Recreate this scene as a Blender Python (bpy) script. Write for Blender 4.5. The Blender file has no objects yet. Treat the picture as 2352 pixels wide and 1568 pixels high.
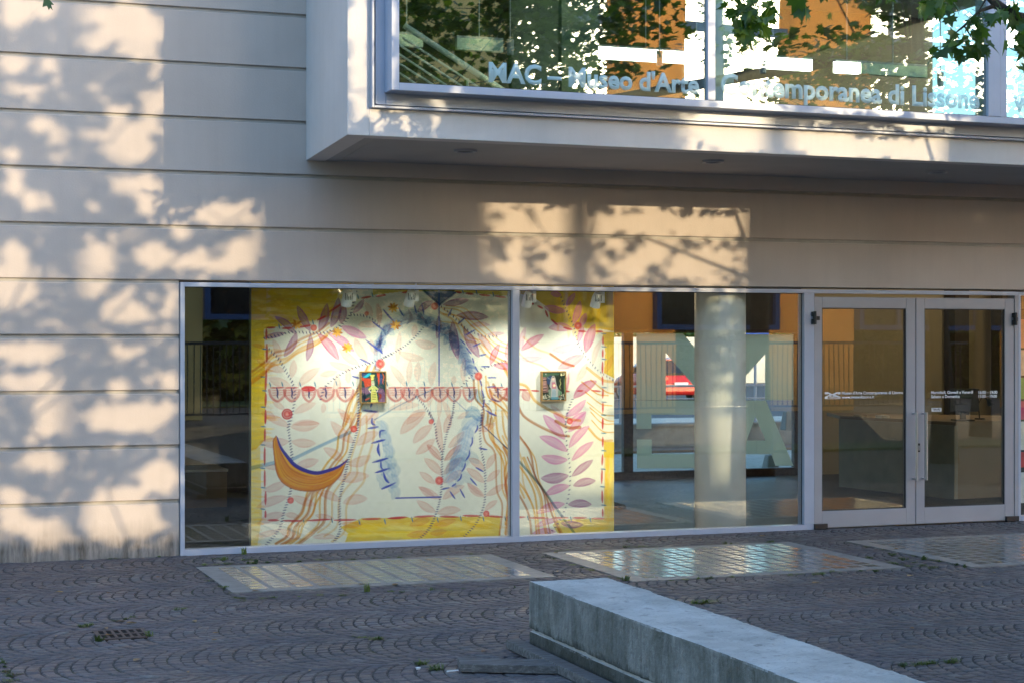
import bpy, math, random
import numpy as np
from mathutils import Vector, Matrix

random.seed(7)
rng = np.random.default_rng(11)
S = bpy.context.scene
COL = S.collection
R = math.radians

# ------------------------------------------------------------------ camera
YAW = R(20.06)
CAM = Vector((0.0, -13.98, 1.683))
FPX, CX, CY = 4034.0, 1176.0, 784.0
cam_d = bpy.data.cameras.new('camera')
cam = bpy.data.objects.new('camera', cam_d)
COL.objects.link(cam)
cam.location = CAM
cam.rotation_euler = (R(90), 0, -YAW)
cam_d.sensor_width = 36.0
cam_d.lens = FPX / 2352.0 * 36.0
cam_d.clip_end = 1500
S.camera = cam

# ------------------------------------------------------------------ sky, sun, exposure
SUNV = Vector((1.02, -1.86, 0.316)).normalized()          # towards the sun
SUN_EL = math.asin(SUNV.z)
SUN_AZ = math.atan2(SUNV.x, SUNV.y)                        # clockwise from +y
world = bpy.data.worlds.new('World')
S.world = world
world.use_nodes = True
nt = world.node_tree
sky = nt.nodes.new('ShaderNodeTexSky')
sky.sky_type = 'NISHITA'
sky.sun_disc = False
sky.sun_elevation = SUN_EL
sky.sun_rotation = SUN_AZ
sky.air_density = 1.0
sky.dust_density = 1.4
sky.ozone_density = 3.0
bg = nt.nodes['Background']
bg.inputs['Strength'].default_value = 0.15
nt.links.new(sky.outputs['Color'], bg.inputs['Color'])
sun_d = bpy.data.lights.new('sun', 'SUN')
sun_d.energy = 0.72
sun_d.angle = R(0.42)
sun_d.color = (1.0, 0.79, 0.48)
sun = bpy.data.objects.new('sun', sun_d)
COL.objects.link(sun)
sun.rotation_euler = SUNV.to_track_quat('Z', 'Y').to_euler()
S.view_settings.view_transform = 'Standard'
S.view_settings.look = 'None'
S.view_settings.exposure = 2.7
S.view_settings.gamma = 1.0
S.view_settings.use_curve_mapping = False
S.render.engine = 'CYCLES'
S.cycles.use_denoising = True
S.cycles.max_bounces = 10
S.cycles.transparent_max_bounces = 24
S.cycles.sample_clamp_indirect = 6.0
S.cycles.caustics_refractive = False

# ------------------------------------------------------------------ geometry of the view, used to place things on real planes
def ray(px, py):
    a, u = (px - CX) / FPX, (CY - py) / FPX
    return Vector((math.sin(YAW) + a * math.cos(YAW), math.cos(YAW) - a * math.sin(YAW), u))
def on_y(px, py, y=0.0):
    d = ray(px, py); return CAM + d * ((y - CAM.y) / d.y)
def on_z(px, py, z=0.0):
    d = ray(px, py); return CAM + d * ((z - CAM.z) / d.z)
def at_depth(px, py, dep):
    return CAM + ray(px, py) * dep
def on_v(px, py, p, q):                                    # vertical plane through p and q
    n = Vector((-(q.y - p.y), q.x - p.x, 0)); d = ray(px, py)
    return CAM + d * ((p - CAM).dot(n) / d.dot(n))
K = 1.0884                                                 # source pixels per measured pixel
def sx(px, py=784 * K, y=0.0): return on_y(px / K, py / K, y)
def project(p):
    v = Vector(p) - CAM
    f = Vector((math.sin(YAW), math.cos(YAW), 0)); r = Vector((math.cos(YAW), -math.sin(YAW), 0))
    dep = v.dot(f)
    if dep < .05: return None
    return CX + FPX * v.dot(r) / dep, CY - FPX * v.z / dep, dep

# ------------------------------------------------------------------ materials
def srgb(r, g, b):
    def f(c):
        c /= 255.0
        return c / 12.92 if c <= .04045 else ((c + .055) / 1.055) ** 2.4
    return (f(r), f(g), f(b), 1.0)
def new_mat(name):
    m = bpy.data.materials.new(name); m.use_nodes = True
    return m, m.node_tree, m.node_tree.nodes['Principled BSDF']
def N(t, kind, **kw):
    n = t.nodes.new('ShaderNode' + kind)
    for k, v in kw.items():
        if k.startswith('i_'): n.inputs[k[2:]].default_value = v
        else: setattr(n, k, v)
    return n
def ramp(t, src, stops):
    n = t.nodes.new('ShaderNodeValToRGB')
    e = n.color_ramp.elements
    while len(e) < len(stops): e.new(.5)
    for el, (p, c) in zip(e, stops):
        el.position = p
        el.color = c if len(c) == 4 else (*c, 1)
    t.links.new(src, n.inputs['Fac'])
    return n.outputs['Color']
def g(v): return (v, v, v, 1)
def mixc(t, fac, a, b, kind='MIX'):
    n = t.nodes.new('ShaderNodeMix'); n.data_type = 'RGBA'; n.blend_type = kind
    if isinstance(fac, (int, float)): n.inputs['Factor'].default_value = fac
    else: t.links.new(fac, n.inputs['Factor'])
    for sock, v in (('A', a), ('B', b)):
        i = [s for s in n.inputs if s.name == sock and s.type == 'RGBA'][0]
        if isinstance(v, tuple): i.default_value = v
        else: t.links.new(v, i)
    return [s for s in n.outputs if s.type == 'RGBA'][0]
def vec(t, scale=(1, 1, 1), src='Object'):
    if src == 'Position':
        o = t.nodes.new('ShaderNodeNewGeometry').outputs['Position']
    else:
        o = t.nodes.new('ShaderNodeTexCoord').outputs[src]
    m = N(t, 'Mapping'); m.inputs['Scale'].default_value = scale
    t.links.new(o, m.inputs['Vector'])
    return m.outputs['Vector']
def noise(t, scale, detail=4, v=None, rough=.55, dist=0):
    n = N(t, 'TexNoise'); n.inputs['Scale'].default_value = scale; n.inputs['Detail'].default_value = detail
    n.inputs['Roughness'].default_value = rough; n.inputs['Distortion'].default_value = dist
    if v is not None: t.links.new(v, n.inputs['Vector'])
    return n.outputs['Fac']
def bump(t, b, h, strength=.3, dist=.01):
    n = N(t, 'Bump'); n.inputs['Strength'].default_value = strength; n.inputs['Distance'].default_value = dist
    t.links.new(h, n.inputs['Height']); t.links.new(n.outputs['Normal'], b.inputs['Normal'])
def plain(name, c, rough=.5, metal=0.0, var=.12, scale=6, bmp=0.0, bscale=80, spec=.5):
    m, t, b = new_mat(name)
    v = vec(t, src='Position')
    n = noise(t, scale, 5, v)
    lo = tuple(x * (1 - var) for x in c[:3]) + (1,); hi = tuple(min(1, x * (1 + var)) for x in c[:3]) + (1,)
    t.links.new(ramp(t, n, [(.3, lo), (.7, hi)]), b.inputs['Base Color'])
    b.inputs['Roughness'].default_value = rough; b.inputs['Metallic'].default_value = metal
    b.inputs['Specular IOR Level'].default_value = spec
    if bmp: bump(t, b, noise(t, bscale, 3, v), bmp, .004)
    return m
def emit(name, c, s):
    m, t, b = new_mat(name)
    b.inputs['Base Color'].default_value = c
    b.inputs['Emission Color'].default_value = c; b.inputs['Emission Strength'].default_value = s
    return m
def glass(name, tint, refl, rough=0.0, boost=1.0, wav=.0):
    """one face of a thin pane: part mirror, part clear"""
    m, t, b = new_mat(name); t.nodes.remove(b)
    out = t.nodes['Material Output']
    tr = N(t, 'BsdfTransparent'); tr.inputs['Color'].default_value = tint
    gl = N(t, 'BsdfGlossy'); gl.inputs['Roughness'].default_value = rough
    gl.inputs['Color'].default_value = (1, .985, .955, 1)
    lw = N(t, 'LayerWeight'); lw.inputs['Blend'].default_value = .5
    p = N(t, 'Math', operation='POWER'); t.links.new(lw.outputs['Facing'], p.inputs[0]); p.inputs[1].default_value = 4.0
    ma = N(t, 'Math', operation='MULTIPLY_ADD'); t.links.new(p.outputs[0], ma.inputs[0])
    ma.inputs[1].default_value = 1 - refl; ma.inputs[2].default_value = refl
    ma.use_clamp = True
    mx = N(t, 'MixShader')
    t.links.new(ma.outputs[0], mx.inputs[0]); t.links.new(tr.outputs[0], mx.inputs[1]); t.links.new(gl.outputs[0], mx.inputs[2])
    if wav:
        v = vec(t, (1.0, 1.0, .7), 'Position')
        n = N(t, 'Bump'); n.inputs['Strength'].default_value = wav; n.inputs['Distance'].default_value = .02
        t.links.new(noise(t, 1.6, 1, v), n.inputs['Height']); t.links.new(n.outputs['Normal'], gl.inputs['Normal'])
    t.links.new(mx.outputs[0], out.inputs[0])
    return m

M = {}
# precast concrete courses of the facade: warm grey paint, fine pits, dirt running up from the ground
def facade_mat(name, base, dirt=True):
    m, t, b = new_mat(name)
    v = vec(t, src='Position')
    c = ramp(t, noise(t, .9, 6, v, .6), [(.3, tuple(x * .90 for x in base) + (1,)), (.7, tuple(x * 1.06 for x in base) + (1,))])
    vs = vec(t, (7, 7, .5), 'Position')
    c = mixc(t, ramp(t, noise(t, 1.5, 5, vs), [(.45, g(0)), (.85, g(.22))]), c, tuple(x * .72 for x in base) + (1,))
    c = mixc(t, ramp(t, noise(t, 160, 2, v), [(.66, g(0)), (.74, g(.5))]), c, tuple(x * .55 for x in base) + (1,))
    if dirt:
        z = N(t, 'SeparateXYZ'); t.links.new(vec(t, src='Position'), z.inputs[0])
        # streaky grime within a few decimetres of the paving
        mm = N(t, 'Math', operation='MULTIPLY_ADD'); t.links.new(noise(t, 1.0, 6, vec(t, (9, 9, 1.2), 'Position'), .65), mm.inputs[0])
        mm.inputs[1].default_value = -.30
        t.links.new(z.outputs['Z'], mm.inputs[2])
        c = mixc(t, ramp(t, mm.outputs[0], [(0.0, g(.30)), (.14, g(0.0))]), c, srgb(92, 84, 72))
        m2 = N(t, 'Math', operation='MULTIPLY_ADD'); t.links.new(noise(t, 1.0, 6, vec(t, (22, 22, 3), 'Position'), .7), m2.inputs[0])
        m2.inputs[1].default_value = -.17; t.links.new(z.outputs['Z'], m2.inputs[2])
        k = N(t, 'Math', operation='MULTIPLY'); t.links.new(ramp(t, m2.outputs[0], [(0.0, g(.85)), (.09, g(.0))]), k.inputs[0])
        t.links.new(ramp(t, noise(t, 1.0, 6, vec(t, (12, 12, 2), 'Position'), .7), [(.40, g(.12)), (.66, g(1))]), k.inputs[1])
        c = mixc(t, k.outputs[0], c, srgb(58, 55, 46))
    t.links.new(c, b.inputs['Base Color'])
    b.inputs['Roughness'].default_value = .75
    b.inputs['Specular IOR Level'].default_value = .3
    bump(t, b, noise(t, 70, 6, v, .7), .25, .006)
    return m
M['facade'] = facade_mat('facade_concrete', (.525, .452, .405))
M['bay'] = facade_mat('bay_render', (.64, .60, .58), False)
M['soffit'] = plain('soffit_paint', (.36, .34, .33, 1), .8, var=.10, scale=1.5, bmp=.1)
M['groove'] = plain('groove_concrete', (.42, .39, .36, 1), .9)
M['alu'] = plain('window_aluminium', srgb(172, 178, 194), .38, .0, var=.04, scale=4)
M['alu_dark'] = plain('door_aluminium', srgb(160, 158, 163), .42, .0, var=.05, scale=3)
M['gasket'] = plain('rubber_gasket', (.03, .03, .035, 1), .6)
M['black'] = plain('black_metal', (.018, .018, .02, 1), .4)
M['steel'] = plain('brushed_steel', (.55, .55, .57, 1), .28, 1.0, var=.05)
M['white'] = plain('white_paint', (.86, .86, .84, 1), .6, var=.03)
M['offwhite'] = plain('hall_wall_paint', (.46, .42, .30, 1), .7, var=.05, scale=2)
M['tan'] = plain('tan_wall_paint', (.30, .23, .15, 1), .7, var=.06, scale=2)
M['darkwall'] = plain('dark_wall_paint', (.07, .06, .055, 1), .6)
M['ceiling'] = plain('hall_ceiling_paint', (.55, .55, .52, 1), .8, var=.03)
M['floor'] = plain('hall_floor_resin', (.045, .046, .042, 1), .5, var=.15, scale=3, bmp=.05, bscale=30)
M['glass'] = glass('shop_glass', (.95, .97, .95, 1), .092, wav=.012)
M['glass_door'] = glass('door_glass', (.86, .87, .84, 1), .08, wav=.012)
M['glass_up'] = glass('bay_glass', (.80, .88, .83, 1), .22, wav=.016)
M['glass_far'] = glass('clear_glass', (.95, .97, .97, 1), .03)
M['vinyl'] = plain('white_vinyl', (.82, .82, .84, 1), .5, var=.02)
def frosted():
    m, t, b = new_mat('frosted_film'); t.nodes.remove(b)
    tr = N(t, 'BsdfTransparent'); tr.inputs['Color'].default_value = (.80, .86, .80, 1)
    df = N(t, 'BsdfDiffuse'); df.inputs['Color'].default_value = (.88, .86, .74, 1)
    tl = N(t, 'BsdfTranslucent'); tl.inputs['Color'].default_value = (.88, .86, .72, 1)
    a = N(t, 'MixShader'); a.inputs[0].default_value = .5
    t.links.new(df.outputs[0], a.inputs[1]); t.links.new(tl.outputs[0], a.inputs[2])
    c = N(t, 'MixShader'); c.inputs[0].default_value = .86
    t.links.new(tr.outputs[0], c.inputs[1]); t.links.new(a.outputs[0], c.inputs[2])
    t.links.new(c.outputs[0], t.nodes['Material Output'].inputs[0])
    return m
M['frost'] = frosted()
def film():
    m, t, b = new_mat('etched_lettering'); t.nodes.remove(b)
    tr = N(t, 'BsdfTransparent')
    df = N(t, 'BsdfDiffuse'); df.inputs['Color'].default_value = (.60, .78, .80, 1)
    c = N(t, 'MixShader'); c.inputs[0].default_value = .52
    t.links.new(tr.outputs[0], c.inputs[1]); t.links.new(df.outputs[0], c.inputs[2])
    t.links.new(c.outputs[0], t.nodes['Material Output'].inputs[0])
    return m
M['etched'] = film()
# porphyry setts: tint of each stone is stored on the stone
def sett():
    m, t, b = new_mat('porphyry_sett')
    a = N(t, 'Attribute'); a.attribute_name = 'tint'
    v = vec(t, src='Position')
    c = mixc(t, 1.0, a.outputs['Color'], ramp(t, noise(t, 38, 6, v, .7), [(.25, g(.55)), (.75, g(1.35))]), 'MULTIPLY')
    c = mixc(t, ramp(t, noise(t, 1.1, 4, v), [(.50, g(0)), (.75, g(.40))]), c, (.19, .17, .175, 1))
    c = mixc(t, ramp(t, noise(t, .55, 5, v, .6), [(.46, g(0)), (.62, g(.5))]), c, (.062, .056, .058, 1))
    t.links.new(c, b.inputs['Base Color'])
    t.links.new(ramp(t, noise(t, 3, 4, v), [(.3, g(.42)), (.7, g(.66))]), b.inputs['Roughness'])
    b.inputs['Specular IOR Level'].default_value = .45
    bump(t, b, noise(t, 60, 5, v, .7), .55, .008)
    return m
M['sett'] = sett()
def joint():
    m, t, b = new_mat('joint_sand')
    v = vec(t, src='Position')
    c = ramp(t, noise(t, 26, 5, v), [(.3, (.030, .028, .027, 1)), (.7, (.095, .088, .08, 1))])
    c = mixc(t, ramp(t, noise(t, 1.8, 5, v, .6), [(.56, g(0)), (.70, g(.8))]), c, (.035, .06, .012, 1))
    t.links.new(c, b.inputs['Base Color']); b.inputs['Roughness'].default_value = .9
    bump(t, b, noise(t, 90, 4, v), .6, .01)
    return m
M['joint'] = joint()
def bench_top(name, side):
    m, t, b = new_mat(name)
    v = vec(t, src='Position')
    c = ramp(t, noise(t, 2.2, 8, v, .65), [(.25, (.30, .295, .28, 1)), (.75, (.62, .605, .58, 1))])
    c = mixc(t, ramp(t, noise(t, 55, 4, v, .7), [(.55, g(0)), (.72, g(.55))]), c, (.17, .17, .17, 1))
    c = mixc(t, ramp(t, noise(t, 7, 7, v, .7, .6), [(.54, g(0)), (.66, g(.35))]), c, (.60, .61, .62, 1))
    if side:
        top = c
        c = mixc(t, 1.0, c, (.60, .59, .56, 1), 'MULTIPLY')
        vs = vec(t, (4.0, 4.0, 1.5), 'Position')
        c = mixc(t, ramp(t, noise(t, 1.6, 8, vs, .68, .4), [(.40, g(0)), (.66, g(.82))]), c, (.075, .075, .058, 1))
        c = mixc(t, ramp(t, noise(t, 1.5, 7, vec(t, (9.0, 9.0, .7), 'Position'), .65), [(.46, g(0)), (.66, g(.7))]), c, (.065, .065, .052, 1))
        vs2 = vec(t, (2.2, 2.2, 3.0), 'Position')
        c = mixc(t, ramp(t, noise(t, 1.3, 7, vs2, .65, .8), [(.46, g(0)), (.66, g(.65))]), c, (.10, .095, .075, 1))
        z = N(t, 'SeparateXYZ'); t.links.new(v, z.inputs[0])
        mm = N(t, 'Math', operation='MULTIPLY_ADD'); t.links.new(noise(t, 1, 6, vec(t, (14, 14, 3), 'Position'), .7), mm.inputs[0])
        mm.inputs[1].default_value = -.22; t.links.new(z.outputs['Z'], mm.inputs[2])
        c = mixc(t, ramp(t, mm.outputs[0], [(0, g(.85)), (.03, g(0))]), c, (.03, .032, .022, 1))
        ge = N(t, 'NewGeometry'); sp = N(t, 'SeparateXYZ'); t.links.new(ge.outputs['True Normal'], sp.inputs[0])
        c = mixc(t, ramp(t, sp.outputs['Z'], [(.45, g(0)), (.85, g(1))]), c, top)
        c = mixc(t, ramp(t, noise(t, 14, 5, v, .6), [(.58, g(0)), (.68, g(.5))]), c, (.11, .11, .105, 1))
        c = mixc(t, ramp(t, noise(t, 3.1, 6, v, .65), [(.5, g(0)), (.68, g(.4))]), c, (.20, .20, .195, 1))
    t.links.new(c, b.inputs['Base Color'])
    b.inputs['Roughness'].default_value = .8
    bump(t, b, noise(t, 45, 7, v, .72), .75, .012)
    return m
M['bench_side'] = bench_top('bench_concrete', True)
M['slab'] = plain('panel_concrete', (.20, .20, .20, 1), .5, var=.28, scale=9, bmp=.12, bscale=60)
M['block'] = plain('glass_block', (.14, .145, .14, 1), .15, var=.4, scale=5, bmp=.05, bscale=12, spec=.5)
M['iron'] = plain('rusty_cast_iron', (.085, .062, .058, 1), .6, .3, var=.3, scale=30, bmp=.3)
M['pit'] = plain('drain_shade_black', (.004, .004, .004, 1), .9)  # near-black tone painted for the darkness inside the drain
def wood():
    m, t, b = new_mat('weathered_plank')
    v = vec(t, (3, 40, 40), 'Object')
    t.links.new(ramp(t, noise(t, 1.2, 8, v, .7, .5), [(.3, (.05, .045, .045, 1)), (.5, (.12, .11, .105, 1)), (.72, (.26, .245, .235, 1))]), b.inputs['Base Color'])
    b.inputs['Roughness'].default_value = .85
    bump(t, b, noise(t, 1.2, 8, v, .7), .5, .01)
    return m
M['plank'] = wood()
def leafm(name, c1, c2, tr):
    m, t, b = new_mat(name)
    oi = N(t, 'ObjectInfo')
    a = N(t, 'Attribute'); a.attribute_name = 'tint'
    s = N(t, 'SeparateColor'); t.links.new(a.outputs['Color'], s.inputs[0])
    ad = N(t, 'Math', operation='ADD'); t.links.new(s.outputs[0], ad.inputs[0]); t.links.new(oi.outputs['Random'], ad.inputs[1])
    fr = N(t, 'Math', operation='FRACT'); t.links.new(ad.outputs[0], fr.inputs[0])
    col = ramp(t, fr.outputs[0], [(0, c1), (.8, c2), (1, tuple(x * 1.5 for x in c2[:3]) + (1,))])
    t.links.new(col, b.inputs['Base Color']); b.inputs['Roughness'].default_value = .42
    tl = N(t, 'BsdfTranslucent'); t.links.new(mixc(t, 1.0, col, (1.5, 1.7, .5, 1), 'MULTIPLY'), tl.inputs['Color'])
    mx = N(t, 'MixShader'); mx.inputs[0].default_value = tr
    t.links.new(b.outputs[0], mx.inputs[1]); t.links.new(tl.outputs[0], mx.inputs[2])
    t.links.new(mx.outputs[0], t.nodes['Material Output'].inputs[0])
    return m
M['leaf'] = leafm('maple_leaf', (.035, .075, .014, 1), (.085, .15, .028, 1), .42)
M['hedge'] = leafm('hedge_leaf', (.04, .09, .022, 1), (.09, .16, .04, 1), .3)
M['weed'] = leafm('weed_leaf', (.045, .075, .018, 1), (.10, .13, .035, 1), .25)
M['deadleaf'] = leafm('dry_leaf', (.20, .10, .045, 1), (.35, .22, .12, 1), .2)
def bark():
    m, t, b = new_mat('bark')
    v = vec(t, (9, 9, 2), 'Position')
    n = noise(t, 2, 8, v, .7, .5)
    t.links.new(ramp(t, n, [(.3, (.022, .017, .013, 1)), (.7, (.10, .08, .06, 1))]), b.inputs['Base Color'])
    b.inputs['Roughness'].default_value = .9; bump(t, b, n, .8, .02)
    return m
M['bark'] = bark()
M['orange'] = plain('orange_render', (.86, .50, .17, 1), .8, var=.06, scale=.6, bmp=.15, bscale=30)
def fin():  # solid walls made translucent so the sun behind them adds a glow
    m, t, b = new_mat('orange_backlit_glow')
    v = vec(t, src='Position')
    c = ramp(t, noise(t, .6, 5, v), [(.3, (.90, .56, .22, 1)), (.7, (.95, .63, .27, 1))])
    t.links.new(c, b.inputs['Base Color']); b.inputs['Roughness'].default_value = .7
    tl = N(t, 'BsdfTranslucent'); t.links.new(c, tl.inputs['Color'])
    mx = N(t, 'MixShader'); mx.inputs[0].default_value = .68
    t.links.new(b.outputs[0], mx.inputs[1]); t.links.new(tl.outputs[0], mx.inputs[2])
    t.links.new(mx.outputs[0], t.nodes['Material Output'].inputs[0])
    return m
M['orange_glow'] = fin()
M['blue'] = plain('blue_frame_paint', (.035, .085, .22, 1), .4)
M['darkglass'] = plain('dark_window_glass', (.012, .018, .024, 1), .05, spec=.6)
M['greyframe'] = plain('grey_steel_frame', (.30, .29, .31, 1), .5)
M['railing'] = plain('railing_paint', (.035, .04, .05, 1), .45)
M['gravel'] = plain('pale_gravel', (.46, .42, .35, 1), .9, var=.25, scale=14, bmp=.8, bscale=40)
M['asphalt'] = plain('asphalt', (.055, .055, .058, 1), .85, var=.2, scale=20, bmp=.3)
M['grass'] = plain('lawn_grass', (.06, .11, .025, 1), .9, var=.4, scale=6, bmp=1.0, bscale=60)
M['old_conc'] = plain('weathered_concrete', (.24, .225, .20, 1), .85, var=.35, scale=3, bmp=.4)
M['brick_edge'] = plain('brick_edging', (.22, .12, .095, 1), .85, var=.25, scale=12)
def paintattr(name, rough):
    m, t, b = new_mat(name)
    a = N(t, 'Attribute'); a.attribute_name = 'paint'
    t.links.new(a.outputs['Color'], b.inputs['Base Color'])
    b.inputs['Roughness'].default_value = rough; b.inputs['Specular IOR Level'].default_value = .25
    bump(t, b, noise(t, 300, 2, vec(t, src='Position')), .12, .002)
    return m
M['mural'] = paintattr('mural_paint', .6)
M['canvas'] = paintattr('canvas_paint', .45)
M['frame_wood'] = plain('oak_frame', (.34, .19, .06, 1), .5, var=.2, scale=30)

# ------------------------------------------------------------------ object helpers
def link(name, me, mat=None, parent=None, kind=None):
    o = bpy.data.objects.new(name, me); COL.objects.link(o)
    if mat is not None and not me.materials: me.materials.append(mat)
    if parent is not None:
        o.parent = parent
        o.matrix_parent_inverse = wmat(parent).inverted()
    if kind: o['kind'] = kind
    return o
def wmat(o):
    m = Matrix.LocRotScale(o.location, o.rotation_euler, o.scale)
    return m if o.parent is None else wmat(o.parent) @ o.matrix_parent_inverse @ m
def tag(o, label, cat, group=None):
    o['label'] = label; o['category'] = cat
    if group: o['group'] = group
    return o
def thing(name, label, cat, loc=(0, 0, 0), group=None):
    o = bpy.data.objects.new(name, None); COL.objects.link(o); o.location = loc
    o.empty_display_size = .1
    return tag(o, label, cat, group)
class MB:
    def __init__(s): s.v = []; s.f = []
    def add(s, vs, fs):
        n = len(s.v); s.v += [tuple(p) for p in vs]; s.f += [tuple(i + n for i in f) for f in fs]; return s
    def box(s, x0, x1, y0, y1, z0, z1):
        if x0 > x1: x0, x1 = x1, x0
        if y0 > y1: y0, y1 = y1, y0
        if z0 > z1: z0, z1 = z1, z0
        return s.add([(x0, y0, z0), (x1, y0, z0), (x1, y1, z0), (x0, y1, z0), (x0, y0, z1), (x1, y0, z1), (x1, y1, z1), (x0, y1, z1)],
                     [(0, 3, 2, 1), (4, 5, 6, 7), (0, 1, 5, 4), (1, 2, 6, 5), (2, 3, 7, 6), (3, 0, 4, 7)])
    def prism(s, poly, z0, z1):                            # plan polygon, counter-clockwise
        n = len(poly)
        vs = [(x, y, z0) for x, y in poly] + [(x, y, z1) for x, y in poly]
        return s.add(vs, [tuple(range(n - 1, -1, -1)), tuple(range(n, 2 * n))] + [(i, (i + 1) % n, n + (i + 1) % n, n + i) for i in range(n)])
    def slab_xz(s, poly, y0, y1):                          # outline in x,z (seen from the front), thickness in y
        n = len(poly)
        vs = [(x, y0, z) for x, z in poly] + [(x, y1, z) for x, z in poly]
        return s.add(vs, [tuple(range(n)), tuple(range(2 * n - 1, n - 1, -1))] + [(i, n + i, n + (i + 1) % n, (i + 1) % n) for i in range(n)])
    def tube(s, pts, rad, seg=8, cap=True):
        pts = [Vector(p) for p in pts]
        if not hasattr(rad, '__len__'): rad = [rad] * len(pts)
        rings = []
        for i, p in enumerate(pts):
            d = (pts[min(i + 1, len(pts) - 1)] - pts[max(i - 1, 0)]).normalized()
            a = d.orthogonal().normalized() if i == 0 else (rings_a - d * rings_a.dot(d)).normalized()
            rings_a = a; b = d.cross(a)
            rings.append([p + (a * math.cos(2 * math.pi * k / seg) + b * math.sin(2 * math.pi * k / seg)) * rad[i] for k in range(seg)])
        vs = [q for r in rings for q in r]; fs = []
        for i in range(len(pts) - 1):
            for k in range(seg):
                fs.append((i * seg + k, i * seg + (k + 1) % seg, (i + 1) * seg + (k + 1) % seg, (i + 1) * seg + k))
        if cap:
            fs.append(tuple(range(seg - 1, -1, -1))); n = (len(pts) - 1) * seg; fs.append(tuple(range(n, n + seg)))
        return s.add(vs, fs)
    def lathe(s, c, prof, seg=24):                         # profile of (radius, z) about a vertical axis
        vs = []; fs = []
        for r_, z in prof:
            vs += [(c[0] + r_ * math.cos(2 * math.pi * k / seg), c[1] + r_ * math.sin(2 * math.pi * k / seg), c[2] + z) for k in range(seg)]
        for i in range(len(prof) - 1):
            for k in range(seg):
                fs.append((i * seg + k, i * seg + (k + 1) % seg, (i + 1) * seg + (k + 1) % seg, (i + 1) * seg + k))
        fs.append(tuple(range(seg - 1, -1, -1))); n = (len(prof) - 1) * seg; fs.append(tuple(range(n, n + seg)))
        return s.add(vs, fs)
    def mesh(s, name='mesh', smooth=False):
        me = bpy.data.meshes.new(name); me.from_pydata(s.v, [], s.f); me.update()
        if smooth:
            me.polygons.foreach_set('use_smooth', [True] * len(me.polygons))
        return me
    def build(s, name, mat, parent=None, kind=None, bev=0.0, smooth=False):
        o = link(name, s.mesh(name, smooth), mat, parent, kind)
        if bev:
            b = o.modifiers.new('bevel', 'BEVEL'); b.width = bev; b.segments = 2; b.limit_method = 'ANGLE'; b.angle_limit = R(40)
        return o
def B(*a): return MB().box(*a)
def np_mesh(name, verts, loops, starts, totals):
    me = bpy.data.meshes.new(name)
    me.vertices.add(len(verts)); me.vertices.foreach_set('co', np.asarray(verts, np.float32).ravel())
    me.loops.add(len(loops)); me.loops.foreach_set('vertex_index', np.asarray(loops, np.int32))
    me.polygons.add(len(starts)); me.polygons.foreach_set('loop_start', np.asarray(starts, np.int32))
    me.polygons.foreach_set('loop_total', np.asarray(totals, np.int32))
    me.update(calc_edges=True); me.validate()
    return me
def set_attr(me, name, cols, domain='POINT'):
    a = me.attributes.new(name, 'FLOAT_COLOR', domain)
    c = np.ones((len(a.data), 4), np.float32); c[:, :3] = cols
    a.data.foreach_set('color', c.ravel())
def text(name, body, mat, parent, origin, width, ux=(1, 0, 0), thick=.0, bold=.012, height=None):
    """flat lettering: origin = left end of the baseline, width in metres along ux; faces -y"""
    cu = bpy.data.curves.new(name, 'FONT'); cu.body = body; cu.offset = bold; cu.extrude = .0
    cu.resolution_u = 3
    ob = bpy.data.objects.new('tmp_text', cu); COL.objects.link(ob)
    dg = bpy.context.evaluated_depsgraph_get(); dg.update()
    me = bpy.data.meshes.new_from_object(ob.evaluated_get(dg)); me.name = name
    bpy.data.objects.remove(ob); bpy.data.curves.remove(cu)
    n = len(me.vertices); co = np.zeros(n * 3, np.float32); me.vertices.foreach_get('co', co); co = co.reshape(-1, 3)
    x0, x1 = co[:, 0].min(), co[:, 0].max()
    k = width / (x1 - x0)
    kz = k if height is None else height / .73
    ux = Vector(ux).normalized(); o = Vector(origin)
    w = np.zeros_like(co)
    xx = (co[:, 0] - x0) * k
    w[:, 0] = o.x + xx * ux.x; w[:, 1] = o.y + xx * ux.y; w[:, 2] = o.z + co[:, 1] * kz
    me.vertices.foreach_set('co', w.ravel()); me.update()
    me.materials.clear()
    ob = link(name, me, mat, parent)
    sol = ob.modifiers.new('film', 'SOLIDIFY'); sol.thickness = .0012; sol.offset = 0
    return ob

# ================================================================== THE MUSEUM
GZ = -.012                                                  # level of the paving
museum = thing('museum_building', 'grey museum building of grooved concrete courses with a projecting glazed bay above its glass front', 'building')
XW0 = on_y(413.5, 784).x                                    # left edge of the shop window
COURSE = .4333
XL, XR = -6.0, 15.0
BAYX = on_y(703, 370).x
def panel(x0, x1, k):
    z0 = k * COURSE + .003; z1 = z0 + COURSE - .030
    B(x0, x1, 0, .0245, z0 + (0 if k else GZ - .02), z1).build('concrete_panel', M['facade'], museum, bev=.005)
for k in range(5): panel(XL, XW0 - .004, k)
for k in range(5, 7): panel(XL, XR, k)
panel(XL, XR, 7)
for k in range(8, 17): panel(XL, BAYX + .10, k)
wc = MB().box(XL, XW0 - .006, .0245, .35, GZ - .02, 2.17).box(XL, XR, .0245, .35, 2.17, 3.15).box(XL, BAYX + .1, .0245, .35, 3.15, 7.6)
wc.build('wall_core', M['groove'], museum)

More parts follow.
